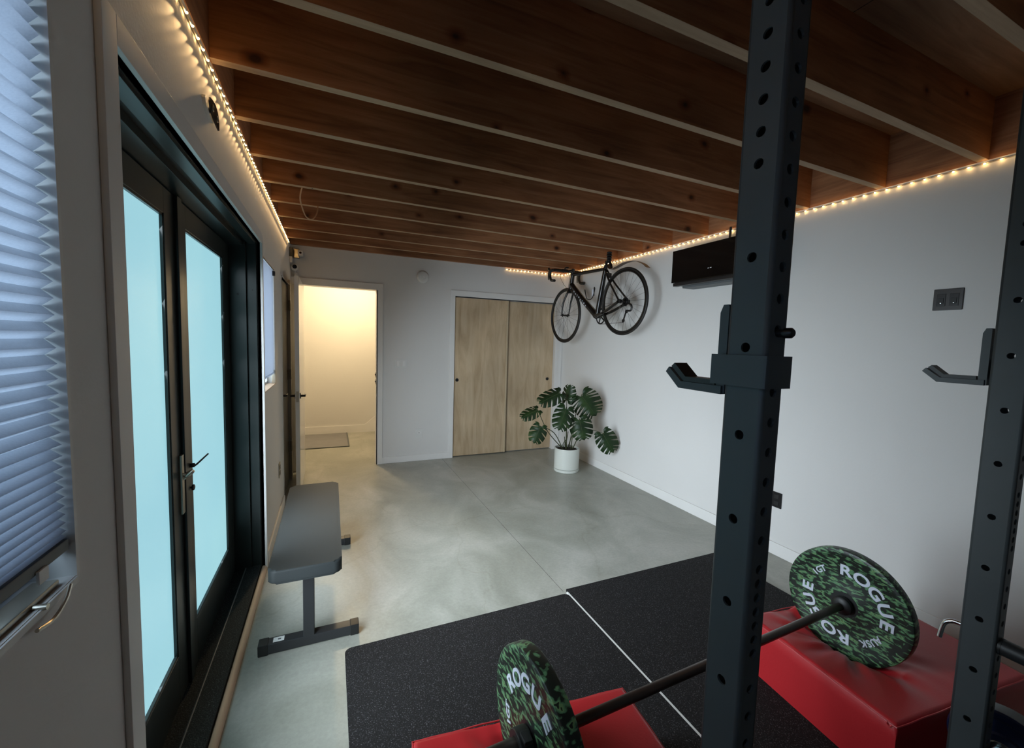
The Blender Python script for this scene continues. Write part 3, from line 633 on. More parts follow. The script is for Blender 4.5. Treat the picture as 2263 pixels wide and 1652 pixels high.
# mini split air conditioner
t = thing('air_conditioner', (W - .1, 2.35, 1.97), 'black wall air conditioner below the light strip, partly behind the post', 'air conditioner')
fx = 3.06
b = BM(); box(b, fx + .012, W, 1.955, 2.745, 1.975, 2.250, .006); link('body', b, M['blkplastic'], t)
b = BM(); box(b, fx, fx + .011, 1.93, 2.768, 1.998, 2.267, .003); link('front_panel', b, M['tv'], t)
b = BM(); box(b, fx + .004, fx + .05, 1.94, 2.752, 1.968, 1.9965, .004); link('lower_flap', b, M['blkplastic'], t)
b = BM(); box(b, fx + .06, W - .01, 1.99, 2.70, 1.952, 1.976, .004); link('underside', b, M['greyrub'], t)
b = BM(); box(b, fx - .0008, fx, 2.360, 2.374, 2.070, 2.075); box(b, fx - .0008, fx, 2.382, 2.396, 2.069, 2.074); link('badge_marks', b, M['logo'], t)
b = BM(); tube(b, [(W - .06, 2.33, 2.25), (W - .055, 2.33, H)], .009, 8); link('conduit', b, M['blkplastic'], t)

# doormat in the hall
t = thing('door_mat', (.2, 6.26, 0), 'grey flat doormat on the hall floor', 'mat')
b = BM(); box(b, -.35, .585, 5.83, HY - .03, .0005, .010, .003); link('mat_body', b, M['doormat'], t)
b = BM(); box(b, -.355, .590, 5.822, 5.842, .0005, .0115, .002); box(b, .572, .592, 5.84, HY - .03, .0005, .0115, .002); link('mat_border', b, M['greyrub'], t)

# ------------------------------------------------------------ rubber mats
def floor_mat(name, x0, x1, y0, y1, label, r=.03):
    b = BM(); pts = []
    for cx, cy, a0 in ((x1 - r, y1 - r, 0), (x0 + r, y1 - r, 90), (x0 + r, y0 + r, 180), (x1 - r, y0 + r, 270)):
        for k in range(5): a = math.radians(a0 + 22.5 * k); pts.append((cx + r * math.cos(a), cy + r * math.sin(a), .0005))
    prism(b, pts, (0, 0, .010)); o = link(name, b, M['mat']); tag(o, label, 'mat', 'black rubber floor mats'); return o
floor_mat('rubber_mat', .420, 1.618, .13, 1.955, 'black rubber mat nearest the glass doors, left of the white line')
floor_mat('rubber_mat', 1.628, 2.848, .13, 1.990, 'black rubber mat right of the white line, beside the bicycle wall', .006)
b = BM(); box(b, 1.6185, 1.6275, .13, 1.965, .0006, .011); tag(link('seam_strip', b, M['white']), 'thin white strip between the two black rubber mats', 'strip')

# ------------------------------------------------------------ flat bench
t = thing('weight_bench', (.265, 2.5, 0), 'flat charcoal padded bench beside the glass doors', 'bench')
b = BM(); pts = []
x0, x1, y0, y1, r = .112, .410, 1.960, 3.085, .035
for cx, cy, a0 in ((x1 - r, y1 - r, 0), (x0 + r, y1 - r, 90), (x0 + r, y0 + r, 180), (x1 - r, y0 + r, 270)):
    for k in range(7): a = math.radians(a0 + 15 * k); pts.append((cx + r * math.cos(a), cy + r * math.sin(a), .378))
prism(b, pts, (0, 0, .062))
es = [e for e in b.edges if abs(e.verts[0].co.z - e.verts[1].co.z) < 1e-5]
bmesh.ops.bevel(b, geom=es, offset=.012, segments=4, profile=.5, affect='EDGES')
link('seat_pad', b, M['pad'], t, smooth=30)
b = BM(); box(b, .125, .397, 2.0, 3.05, .372, .379); link('pad_board', b, M['blkplastic'], t)
b = BM(); box(b, .241, .292, 2.02, 3.02, .345, .372, .004); link('spine_rail', b, M['steelblk'], t)
for yy in (2.078, 3.035):
    b = BM(); box(b, .243, .291, yy - .026, yy + .026, .045, .350, .004); link('upright_post', b, M['steelblk'], t)
    b = BM(); box(b, .075, .470, yy - .026, yy + .026, .004, .050, .004); f_ = link('foot_bar', b, M['steelblk'], t)
    for (a, c) in ((.058, .100), (.447, .488)):
        b = BM(); box(b, a, c, yy - .0285, yy + .0285, .0005, .0525, .004); link('rubber_cap', b, M['rubberblk'], f_)
b = BM(); box(b, .118, .163, 2.062, 2.094, .0502, .0508); s_ = link('sticker', b, M['white'], t); s_['label'] = 'small white sticker on the near foot'
b = BM(); box(b, .137, .150, 2.074, 2.082, .0508, .0511); link('sticker_print', b, M['greyrub'], s_)

# ------------------------------------------------------------ power rack
def face_with_holes(bm, origin, u, w, z0, z1, holes, r):
    """flat face from origin along unit vector u (width w), vertical z0..z1, with round holes at the centre line"""
    o_ = Vector(origin); u = Vector(u); c = w / 2
    def P(a, z): return bm.verts.new(o_ + u * a + V(0, 0, z))
    def quad(za, zb):
        if zb - za > 1e-4: bm.faces.new((P(0, za), P(w, za), P(w, zb), P(0, zb)))
    holes = sorted(holes); z = z0
    for i, h in enumerate(holes):
        gap = min([abs(h - g) for g in holes if g != h] + [1.0]); hh = min(.02, gap / 2)
        quad(z, h - hh); z = h + hh
        ring_b = []; N = 5
        for k in range(N): ring_b.append((w * k / N, h - hh))
        for k in range(N): ring_b.append((w, h - hh + 2 * hh * k / N))
        for k in range(N): ring_b.append((w - w * k / N, h + hh))
        for k in range(N): ring_b.append((0, h + hh - 2 * hh * k / N))
        ang = [math.atan2(q[1] - h, q[0] - c) for q in ring_b]
        vb = [P(*q) for q in ring_b]; vc = [P(c + r * math.cos(a), h + r * math.sin(a)) for a in ang]
        n = len(vb)
        for k in range(n): bm.faces.new((vb[k], vb[(k + 1) % n], vc[(k + 1) % n], vc[k]))
    quad(z, z1)
def upright(x0, y0, x1, y1, parent, zside, zfront):
    b = BM(); c = .007; z0, z1 = .020, 2.286
    face_with_holes(b, (x0, y1 - c, 0), (0, -1, 0), (y1 - y0) - 2 * c, z0, z1, zside, .0085)
    face_with_holes(b, (x1, y0 + c, 0), (0, 1, 0), (y1 - y0) - 2 * c, z0, z1, zside, .0085)
    face_with_holes(b, (x0 + c, y0, 0), (1, 0, 0), (x1 - x0) - 2 * c, z0, z1, zfront, .0085)
    face_with_holes(b, (x1 - c, y1, 0), (-1, 0, 0), (x1 - x0) - 2 * c, z0, z1, zfront, .0085)
    for cx, cy, a0 in ((x1 - c, y1 - c, 0), (x0 + c, y1 - c, 90), (x0 + c, y0 + c, 180), (x1 - c, y0 + c, 270)):
        q = [(cx + c * math.cos(math.radians(a0 + 18 * k)), cy + c * math.sin(math.radians(a0 + 18 * k))) for k in range(6)]
        for (p, s) in zip(q, q[1:]): b.faces.new([b.verts.new(v) for v in ((*p, z0), (*s, z0), (*s, z1), (*p, z1))])
    bmesh.ops.remove_doubles(b, verts=b.verts, dist=2e-5)
    o = link('upright', b, M['steel'], parent, smooth=30, recalc=False)
    for p in o.data.polygons: p.use_smooth = max(abs(p.normal.x), abs(p.normal.y)) < .999
    md = o.modifiers.new('wall_thickness', 'SOLIDIFY'); md.thickness = .004; md.offset = -1
    b = BM(); box(b, x0 - .04, x1 + .04, y0 - .03, y1 + .03, .0112, .020, .002); link('base_plate', b, M['steelblk'], parent)
    b = BM(); box(b, x0 + .004, x1 - .004, y0 + .004, y1 - .004, z1 - .004, z1 + .003, .001); link('end_cap', b, M['blkplastic'], parent)
    return o
PX0, PX1, PY0, PY1 = 1.010, 1.060, .447, .521
QX0, QX1 = 2.056, 2.107
side_z = [.25 + .1515 * k for k in range(10)] + [1.753 + .0508 * k for k in range(11)]
side_z = [z for z in [.247, .399, .551, .703, .855, 1.003, 1.154, 1.303, 1.453, 1.603] + [1.7535 + .0505 * k for k in range(10)]]
front_z = [.30 + .0508 * k for k in range(12)] + [.924 + .0253 * k for k in range(7)] + [1.1265 + .0508 * k for k in range(22)]
rk = thing('power_rack', ((PX0 + QX1) / 2, .484, 0.011), 'x', 'rack')
rk['label'] = 'charcoal steel power rack with perforated uprights in the foreground'
upright(PX0, PY0, PX1, PY1, rk, side_z, front_z); upright(QX0, PY0, QX1, PY1, rk, side_z, front_z)
for xx in (PX0, QX0):
    b = BM(); box(b, xx, xx + .05, -.75, PY0 - .03, .012, .062, .004); link('floor_runner', b, M['steel'], rk)

# ------------------------------------------------------------ j-hooks
def j_hook(x0, x1, label, flip=False):
    t = thing('j_hook', ((x0 + x1) / 2, .53, 1.37), label, 'bar hook', 'j-hooks on the rack uprights')
    xc = (x0 + x1) / 2; y = PY1
    b = BM(); prism(b, [(xc - .016, y + .006, 1.368), (xc - .016, y + .024, 1.368), (xc - .016, y + .024, 1.515), (xc - .016, y + .018, 1.529), (xc - .016, y + .008, 1.529), (xc - .016, y + .006, 1.525)], (.032, 0, 0)); link('back_plate', b, M['steel'], t)
    b = BM(); pr_ = [(y + .010, 1.367), (y + .110, 1.368), (y + .146, 1.399), (y + .138, 1.409), (y + .104, 1.382), (y + .010, 1.382)]
    prism(b, [(xc - .020, p, q) for p, q in pr_], (.040, 0, 0)); link('cradle_arm', b, M['steel'], t)
    b = BM(); pl = [(y + .026, 1.3825), (y + .100, 1.3825), (y + .134, 1.411), (y + .126, 1.418), (y + .096, 1.392), (y + .028, 1.392)]
    prism(b, [(xc - .017, p, q) for p, q in pl], (.034, 0, 0)); link('liner', b, M['rubberblk'], t)
    b = BM(); g = .003; th = .006; yf = PY0 - g; z0, z1 = 1.387, 1.440
    o1 = [(x0 - g - th, y + .022), (x0 - g - th, yf - th + .006), (x0 - g - th + .0018, yf - th + .0018), (x0 - g - th + .006, yf - th), (x1 + g, yf - th), (x1 + g, yf), (x0 - g + .003, yf), (x0 - g, yf + .003), (x0 - g, y + .022)]
    if flip: o1 = [(x0 + x1 - p, q) for p, q in o1]; o1 = o1[:3] + [(o1[3][0] , o1[3][1])] + [(x0 + .012, yf - th), (x0 + .012, yf)] + o1[6:]
    prism(b, [(p, q, z0) for p, q in o1], (0, 0, z1 - z0)); link('wrap_band', b, M['steel'], t)
    b = BM(); cyl(b, (xc, PY0 + .02, 1.4775), (xc, PY0 - .014, 1.4775), .0065, seg=16); lathe(b, (xc, PY0 - .012, 1.4775), (0, -1, 0), [(.0085, 0), (.0085, .010), (.006, .013), (0, .013)], 18); link('locking_pin', b, M['blackmetal'], t)
    return t
j_hook(PX0, PX1, 'steel bar hook wrapped around the near left upright')
j_hook(QX0, QX1, 'steel bar hook on the far right upright, at the picture edge', True)

# pin pipe safety with bent zinc handle
t = thing('pin_pipe_safety', (2.082, .4, .62), 'black safety pipe with bent silver pin through the right upright', 'safety bar')
b = BM(); cyl(b, (2.082, .446, .642), (2.082, -.55, .642), .0225, seg=28); link('pipe', b, M['steelblk'], t)
b = BM(); lathe(b, (2.082, .4465, .642), (0, -1, 0), [(.0235, 0), (.0235, .006), (.0225, .006)], 28); link('collar', b, M['rubberblk'], t)
b = BM(); tube(b, spline([(2.080, .44, .655), (2.080, .525, .655), (2.078, .547, .650), (2.076, .560, .634), (2.074, .566, .590)], 6), .0062, 12); link('bent_pin', b, M['chrome'], t)

# ------------------------------------------------------------ crash pads
TH = math.radians(-6.0)
def crash_pad(cx, cy, lx, ly, h, dent, label):
    """cx,cy centre; dent=(world x, world y) where the plate presses in"""
    t = thing('crash_pad', (cx, cy, .0105), label, 'crash pad', 'red vinyl crash pads')
    ux = V(math.cos(TH), math.sin(TH), 0); uy = V(-math.sin(TH), math.cos(TH), 0); c = V(cx, cy, 0)
    def top(px, py):
        w = c + ux * px + uy * py; dx = w.x - dent[0]; dy = w.y - dent[1]
        z = h - .004 * ((px / (lx / 2)) ** 4 + (py / (ly / 2)) ** 4) * .5
        ridge = max(0.0, 1 - abs(dy) / .20) ** .8
        z -= .078 * math.exp(-(dx / .055) ** 2) * ridge
        z -= .022 * math.exp(-(dx / .17) ** 2 - (dy / .25) ** 2)
        a = math.atan2(dy, dx); rr = math.hypot(dx, dy * .8)
        z += (.0055 * math.sin(a * 9 + 1.1) + .003 * math.sin(a * 17 + rr * 12)) * math.exp(-((rr - .12) / .10) ** 2)
        return z
    b = BM(); nx, ny = 90, 70; r = .012
    grid = []
    for j in range(ny + 1):
        row = []
        for i in range(nx + 1):
            px = -lx / 2 + lx * i / nx; py = -ly / 2 + ly * j / ny
            e = min(lx / 2 - abs(px), ly / 2 - abs(py)); z = top(px, py)
            if e < r: z -= r - math.sqrt(max(0, r * r - (r - e) ** 2))
            row.append(b.verts.new(c + ux * px + uy * py + V(0, 0, z)))
        grid.append(row)
    for j in range(ny):
        for i in range(nx): b.faces.new((grid[j][i], grid[j][i + 1], grid[j + 1][i + 1], grid[j + 1][i]))
    loop = [grid[0][i] for i in range(nx + 1)] + [grid[j][nx] for j in range(1, ny + 1)] + [grid[ny][i] for i in range(nx - 1, -1, -1)] + [grid[j][0] for j in range(ny - 1, 0, -1)]
    prevl = loop; levels = (.19, .12, .06, .011)
    for lv in levels:
        nl = []
        for v in loop:
            d = (v.co - c); d.z = 0; bulge = 1.0 + (.006 if lv in (.12,) else .003) * (1 if lv > .02 else 0)
            nl.append(b.verts.new(V(cx + d.x * bulge, cy + d.y * bulge, lv)))
        n = len(loop)
        for k in range(n): b.faces.new((prevl[k], nl[k], nl[(k + 1) % n], prevl[(k + 1) % n]))
        prevl = nl
    b.faces.new(prevl)
    link('vinyl_cover', b, M['red'], t, smooth=60)
    b = BM(); pts = []
    for (sx, sy, ex, ey) in ((-1, 1, -1, -1), (-1, -1, 1, -1), (1, -1, 1, 1), (1, 1, -1, 1)):
        for k in range(24):
            f = k / 24; px = (sx + (ex - sx) * f) * (lx / 2 - .001); py = (sy + (ey - sy) * f) * (ly / 2 - .001)
            pts.append(c + ux * px + uy * py + V(0, 0, h - .012 - .0012 * math.sin(k * 1.3 + sx)))
    tube(b, pts, .0026, 6, closed=True); link('piping', b, M['pink'], t)
    b = BM(); p = c - ux * (lx / 2 + .001) - uy * (ly / 2 - .012)
    tube(b, spline([p + V(0, 0, h - .012), p + V(-.002, .006, h - .020), p + V(-.002, .014, h - .016), p + V(0, .012, h - .010)], 4), .002, 6); link('zip_pull', b, M['pink'], t)
    return t
ux = V(math.cos(TH), math.sin(TH), 0); uy = V(-math.sin(TH), math.cos(TH), 0)
c2 = V(2.043, .629, 0) + ux * .375 + uy * .285
BD = V(math.cos(.029), math.sin(.029), 0)        # bar direction
FP = V(2.326, .940, .400)                       # inner face centre of the far plate
NP = FP - BD * 1.484                            # outer face centre of the near plate
c1 = V(1.312, 1.092, 0) - ux * .365 - uy * .285
crash_pad(c1.x, c1.y, .73, .57, .25, (NP.x + .022, NP.y), 'red crash pad nearest the viewpoint, under the near plate')
crash_pad(c2.x, c2.y, .75, .57, .25, (FP.x + .022, FP.y), 'red crash pad by the right wall, under the far plate')

# ------------------------------------------------------------ barbell and plates
bb = thing('barbell', (1.58, .93, .39), 'dark barbell resting with its plates on the red pads', 'barbell')
b = BM(); cyl(b, FP - BD * 1.42, FP - BD * .03, .0145, seg=24); link('shaft', b, M['bar'], bb)
for s, P0 in ((1, FP), (-1, NP)):
    b = BM(); lathe(b, P0 + BD * (-.030 if s > 0 else .045 + .030 - .0), BD * s, [(.0145, -.004), (.030, 0), (.036, .006), (.036, .022), (.031, .029)], 28); link('collar_ring', b, M['rubberblk'], bb)
    b = BM(); a = P0 + BD * (.0 if s > 0 else .045); cyl(b, a, a + BD * s * .34, .0247, seg=28); link('sleeve', b, M['bar'], bb)
def weight_plate(P0, s, a_text, label):
    """P0 centre of the -x side face"""
    R_, T_ = .225, .045
    t = thing('bumper_plate', P0 - V(0, 0, R_), label, 'weight plate', 'green camouflage bumper plates')
    b = BM(); c = .006
    prof = [(.0255, 0), (.045, 0), (.060, .0), (.075, .0035), (R_ - .030, .0035), (R_ - .022, .0), (R_ - c, 0), (R_ - .0018, .0018), (R_, c), (R_, T_ - c), (R_ - .0018, T_ - .0018), (R_ - c, T_), (R_ - .022, T_), (R_ - .030, T_ - .0035), (.075, T_ - .0035), (.06, T_), (.0255, T_)]
    lathe(b, P0, BD, prof, 96, caps=False)
    link('plate_body', b, M['camo'], t, smooth=35)
    b = BM(); lathe(b, P0 - BD * .0006, BD, [(.0255, .0), (.050, 0), (.050, T_ + .0012), (.0255, T_ + .0012)], 36, caps=False); link('hub_ring', b, M['rubberblk'], t)
    f = V(BD.y, -BD.x, 0)          # to the right when looking along BD
    up = V(0, 0, 1)
    def put(ch, ang, rad, size, wide, bm):
        g = letters(ch, size, wide); a = math.radians(ang)
        rdir = f * math.cos(a) + up * math.sin(a); tdir = f * math.sin(a) - up * math.cos(a)   # clockwise tangent
        g_c = P0 + rdir * (rad - size * .35) - BD * (-.0030)
        mtx = Matrix(((tdir.x, rdir.x, -BD.x, g_c.x), (tdir.y, rdir.y, -BD.y, g_c.y), (tdir.z, rdir.z, -BD.z, g_c.z), (0, 0, 0, 1)))
        merge(bm, g, mtx)
    for base in (a_text, a_text - 180):
        tb = BM()
        for k, ch in enumerate('ROGUE'): put(ch, base + 47 - 23.5 * k, .143, .060, 1.24, tb)
        link('brand_lettering', tb, M['letter'], t, smooth=20)
    for base, word in ((a_text + 91, 'IGT'), (a_text - 91, 'AUSK')):
        n = len(word); tb2 = BM()
        for k, ch in enumerate(word): put(ch, base + (n - 1) * 4.3 - 8.6 * k, .143, .034, 1.0, tb2)
        link('small_lettering', tb2, M['letter'], t, smooth=20)
    return t
weight_plate(NP, -1, 105, 'green camouflage weight plate nearest the viewpoint, on the near red pad')
weight_plate(FP, 1, 46, 'green camouflage weight plate seen face on beyond the rack post')
t = thing('bar_clamp', NP - BD * .04 - V(0, 0, .045), 'black round clamp collar on the near end of the barbell', 'collar')
b = BM(); lathe(b, NP - BD * .004, -BD, [(.0252, 0), (.041, 0), (.042, .004), (.042, .032), (.040, .036), (.0252, .036)], 36, caps=False); link('clamp_body', b, M['rubberblk'], t)
b = BM(); q = NP - BD * .022; box(b, q.x - .012, q.x + .012, q.y - .040, q.y - .005, q.z + .036, q.z + .050, .004); link('clamp_lever', b, M['blkplastic'], t)

# navy plate stored low on the rack at the picture corner
t = thing('stored_weight_plate', (2.24, .42, .2), 'navy weight plate with steel hub at the lower right corner', 'weight plate')
c = V(2.20, .445, .262); R_ = .125
b = BM(); lathe(b, c, (1, 0, 0), [(.03, 0), (.055, 0), (.060, .006), (.095, .006), (.102, 0), (R_ - .004, 0), (R_, .004), (R_, .050), (R_ - .004, .054), (.03, .054)], 64, caps=False); link('plate_body', b, M['navy'], t)
b = BM(); lathe(b, c + V(.002, 0, 0), (1, 0, 0), [(R_ + .0006, .003), (R_ + .001, .006), (R_ + .001, .046), (R_ + .0006, .050)], 64, caps=False); link('rim_band', b, M['greyrub'], t)
b = BM(); lathe(b, c - V(.003, 0, 0), (1, 0, 0), [(.0255, 0), (.036, 0), (.038, .003), (.038, .012)], 32, caps=False); link('steel_hub', b, M['chrome'], t)
b = BM(); lathe(b, c + V(-.06, 0, 0), (1, 0, 0), [(0, 0), (.022, 0), (.0245, .003), (.0245, .20), (0, .20)], 28); pg = link('storage_peg', b, M['chrome'], t)

# ------------------------------------------------------------ potted monstera
pc = V(2.845, 4.005, 0)
t = thing('potted_monstera', pc, 'potted monstera plant in a white pot beside the closet', 'plant')
b = BM(); R_ = .143
lathe(b, pc, (0, 0, 1), [(R_ - .004, .036), (R_, .040), (R_, .262), (R_ - .003, .268), (R_ - .012, .268), (R_ - .014, .262), (R_ - .014, .225)], 56, caps=False); link('pot', b, M['pot'], t)
b = BM(); lathe(b, pc, (0, 0, 1), [(R_ - .012, .0005), (R_ - .002, .003), (R_ + .001, .008), (R_ + .001, .030), (R_ - .003, .033), (R_ - .012, .033), (R_ - .012, .037), (0, .037)], 56); link('saucer', b, M['pot'], t)
b = BM(); lathe(b, pc, (0, 0, 1), [(R_ - .0135, .244), (.09, .250), (.04, .256), (0, .254)], 40, caps=False)
for v in b.verts: v.co.z += random.uniform(-.003, .003)
link('soil', b, M['soil'], t)
def monstera(A, T, nrm, width, stem_from, slits=6, curl=.10, bend=None, seed=0):
    rnd = random.Random(seed)
    A = Vector(A); T = Vector(T); Y = (T - A); L_ = Y.length; Y.normalize(); N = Vector(nrm); N = (N - Y * N.dot(Y)).normalized(); X = Y.cross(N).normalized()
    hw = width / 2
    def half(s):
        # outline parameter: heart; t 0 at sinus .. 1 at tip
        base = []
        for k in range(41):
            t_ = k / 40
            a = math.pi * (1 - t_)        # pi at sinus back, 0 at tip
            x = hw * (math.sin(a) ** .62) * (1.0 + .10 * math.cos(a * 1.0 + math.pi))
            y = L_ * (.40 - .52 * math.cos(math.pi * (1 - t_)) * -1)
            base.append((t_, x, y))
        out = []
        for t_, x, y in base: out.append((x, L_ * (.38 + .62 * (-math.cos(math.pi * (.10 + .90 * t_)))) if True else y))
        pts = []
        out[0] = (.012, L_ * .03)
        out[1] = (hw * .22, L_ * -.10); out[2] = (hw * .40, L_ * -.155); out[3] = (hw * .56, L_ * -.16); out[4] = (hw * .68, L_ * -.14); out[5] = (hw * .78, L_ * -.10)
        out[-1] = (0.0, L_ * 1.0); out[-2] = (hw * .10, L_ * .955); out[-3] = (hw * .20, L_ * .915)
        cuts = []
        for i in range(slits):
            f = .26 + .58 * i / max(1, slits - 1) + rnd.uniform(-.012, .012); cuts.append(f)
        i = 0; n = len(out)
        k = 0
        while k < n:
            f = k / (n - 1)
            if cuts and f >= cuts[0]:
                x, y = out[k]; depth = rnd.uniform(.62, .78); my = max(L_ * .06, y - L_ * (.16 + .10 * (1 - f)))
                x0_, y0_ = out[k]; xa_, ya_ = out[min(k + 1, n - 1)]; xb_, yb_ = out[min(k + 2, n - 1)]; x1_, y1_ = (xa_ * .45 + xb_ * .55), (ya_ * .45 + yb_ * .55)
                ix, iy = x * (1 - depth), y * (1 - depth) + my * depth
                mx_, my_ = x * .5 + ix * .5, y * .5 + iy * .5 - L_ * .012
                mx2, my2 = x1_ * .5 + ix * .5, y1_ * .5 + iy * .5
                pts += [(x0_, y0_), (mx_, my_ - L_ * .004), (ix, iy), (mx2, my2 + L_ * .012), (x1_, y1_)]
                cuts.pop(0); k += 3
            else: pts.append(out[k]); k += 1
        return pts
    b = BM()
    def W_(x, y):
        u_ = x / hw if hw else 0; v_ = y / L_
        z = -curl * hw * (u_ * u_) - curl * L_ * .55 * max(0, v_ - .35) ** 2 + .010 * math.sin(v_ * 22 + abs(u_) * 5) * abs(u_) * .5
        return A + X * x + Y * y + N * z
    for s in (1, -1):
        pts = half(s)
        poly = [V(x * s, y, 0) for x, y in pts] + [V(0.0, L_ * f, 0) for f in (.85, .7, .55, .4, .25, .12, .03)]
        tri = tessellate_polygon([poly]); vs = [b.verts.new(W_(p.x, p.y)) for p in poly]
        for q in tri:
            try: b.faces.new([vs[i] for i in q])
            except ValueError: pass
    bmesh.ops.remove_doubles(b, verts=b.verts, dist=1e-5)
    for f_ in b.faces:
        f_.normal_update()
        if f_.normal.dot(N) < 0: f_.normal_flip()
    o = link('leaf', b, M['leaf'], t, smooth=60, recalc=False)
    md = o.modifiers.new('leaf_thickness', 'SOLIDIFY'); md.thickness = .0012; md.offset = 0
    vb = BM(); tube(vb, [W_(0, L_ * f) + N * .001 for f in (.0, .2, .4, .6, .8, .97)], [.003, .0026, .0022, .0018, .0012, .0006], 6); link('midrib', vb, M['stem'], o)
    if stem_from is not None:
        sb = BM(); B0 = Vector(stem_from); mid = (B0 + A) / 2 + (bend or V(0, 0, .06)); tube(sb, spline([B0, mid, A, A + Y * .01], 8), [.0055 - .0028 * k / 24 for k in range(25)], 8); link('stem', sb, M['stem'], t)
    return o
def SB(dx, dy): return pc + V(dx, dy, .245)
tc_ = V(-.50, -.86, .12)          # towards the viewer
monstera((2.915, 3.86, .885), (3.085, 3.80, .655), (-.50, -.80, .30), .335, SB(.02, .0), 7, .12, V(.0, 0, .06), 1)
monstera((2.77, 3.93, .815), (2.80, 3.93, 1.005), (-.92, -.30, .15), .20, SB(.0, .01), 5, .22, V(.0, 0, .03), 2)
monstera((2.665, 3.90, .915), (2.385, 3.86, .815), (-.15, -.75, .65), .20, SB(-.01, .0), 5, .18, V(.03, 0, .08), 3)
monstera((2.375, 3.86, .745), (2.165, 3.82, .675), (-.10, -.70, .70), .150, SB(-.05, -.01), 5, .2, V(-.04, 0, -.01), 4)
monstera((2.385, 3.80, .580), (2.300, 3.78, .405), (-.38, -.9, .15), .185, SB(-.06, -.02), 4, .15, V(.02, 0, .06), 5)
monstera((2.690, 3.80, .760), (2.580, 3.76, .530), (-.42, -.85, .22), .225, SB(-.02, -.02), 5, .15, V(.0, 0, .05), 6)
monstera((2.835, 3.76, .640), (2.885, 3.72, .410), (-.45, -.85, .25), .255, SB(.03, -.03), 5, .12, V(-.02, 0, .03), 7)
monstera((3.045, 3.62, .505), (3.175, 3.58, .285), (-.50, -.82, .22), .235, SB(.05, -.03), 5, .12, V(-.05, 0, .13), 8)
for k in range(5):
    sb = BM(); a = random.uniform(0, 6.28); q = SB(.035 * math.cos(a), .03 * math.sin(a)); tube(sb, spline([q, q + V(random.uniform(-.02, .02), 0, .06), q + V(random.uniform(-.06, .06), random.uniform(-.03, .03), random.uniform(.12, .22))], 5), [.0045] * 11, 7); link('stem', sb, M['stem'], t)

# ------------------------------------------------------------ bicycle hanging by the right wall
XB = 3.030
RW = V(XB + .012, 3.372, 1.888); FW = V(XB - .010, 4.455, 1.800)
bk = thing('bicycle', (XB, 3.9, 1.465), 'black road bicycle hanging from the ceiling at the right wall', 'bicycle')
def wheel(c, axis, n, name='wheel'):
    b = BM(); torus(b, c, axis, .3235, .0125, 72, 10); w_ = link(name, b, M['tyre'], bk)
    b = BM(); torus(b, c, axis, .302, .011, 72, 8, flat=.75); link('rim', b, M['carbon'], w_)
    d, u, v = frame_of(axis)
    b = BM(); lathe(b, c - d * .048, d, [(0, 0), (.009, 0), (.009, .008), (.020, .012), (.011, .018), (.011, .078), (.020, .084), (.009, .088), (.009, .096), (0, .096)], 16); link('hub', b, M['blackmetal'], w_)
    for k in range(n):
        a = 2 * math.pi * k / n; a2 = a + (.42 if k % 4 < 2 else -.42); s = 1 if k % 2 else -1
        p = c + (u * math.cos(a2) + v * math.sin(a2)) * .019 + d * .032 * s; q = c + (u * math.cos(a) + v * math.sin(a)) * .296
        b = BM(); cyl(b, p, q, .0011, seg=5); link('spoke', b, M['spoke'], w_)
    return w_
AX = V(1, .045, 0)
wheel(RW, AX, 28); wheel(FW, V(1, .02, 0), 24)
def P(y, z, dx=0): return V(XB + dx, y, z)
BBp = P(3.795, 1.762); SC = P(3.680, 2.262); HT = P(4.325, 2.300); HB = P(4.355, 2.150)
b = BM()
tube(b, [HT + (HT - HB) * .05, HB - (HT - HB) * .05], .025, 14)
tube(b, [HB + V(0, -.012, .01), (HB + BBp) / 2, BBp], [.031, .033, .036], 14)
tube(b, [BBp, SC, SC + (SC - BBp) * .04], [.030, .022, .0175], 14)
tube(b, [SC + V(0, .01, -.01), HT + V(0, -.01, -.02)], [.016, .021], 14)
cyl(b, BBp - V(.036, 0, 0), BBp + V(.036, 0, 0), .023, seg=18)
for s in (-1, 1):
    tube(b, spline([BBp + V(s * .018, -.02, .0), P(3.60, 1.80, s * .040), RW + V(s * .060, .01, -.005)], 5), .0145, 10)
    tube(b, spline([SC + V(s * .012, -.01, -.02), P(3.56, 2.10, s * .030), RW + V(s * .060, .004, .012)], 5), .0095, 10)
    box(b, RW.x + s * .060 - .003, RW.x + s * .060 + .003, RW.y - .022, RW.y + .022, RW.z - .022, RW.z + .020, .002)
link('frame', b, M['carbon'], bk)
b = BM()
tube(b, [HB, HB - V(0, -.012, .035)], [.022, .024], 12)
CR = HB + V(0, .012, -.035)
for s in (-1, 1): tube(b, spline([CR + V(s * .012, 0, 0), CR + V(s * .040, .010, -.06), FW + V(s * .052, -.03, .14), FW + V(s * .050, 0, 0)], 6), [.016 - .0085 * k / 18 for k in range(19)], 10)
cyl(b, FW - V(.062, 0, 0), FW + V(.062, 0, 0), .008, seg=10); link('fork', b, M['carbon'], bk)
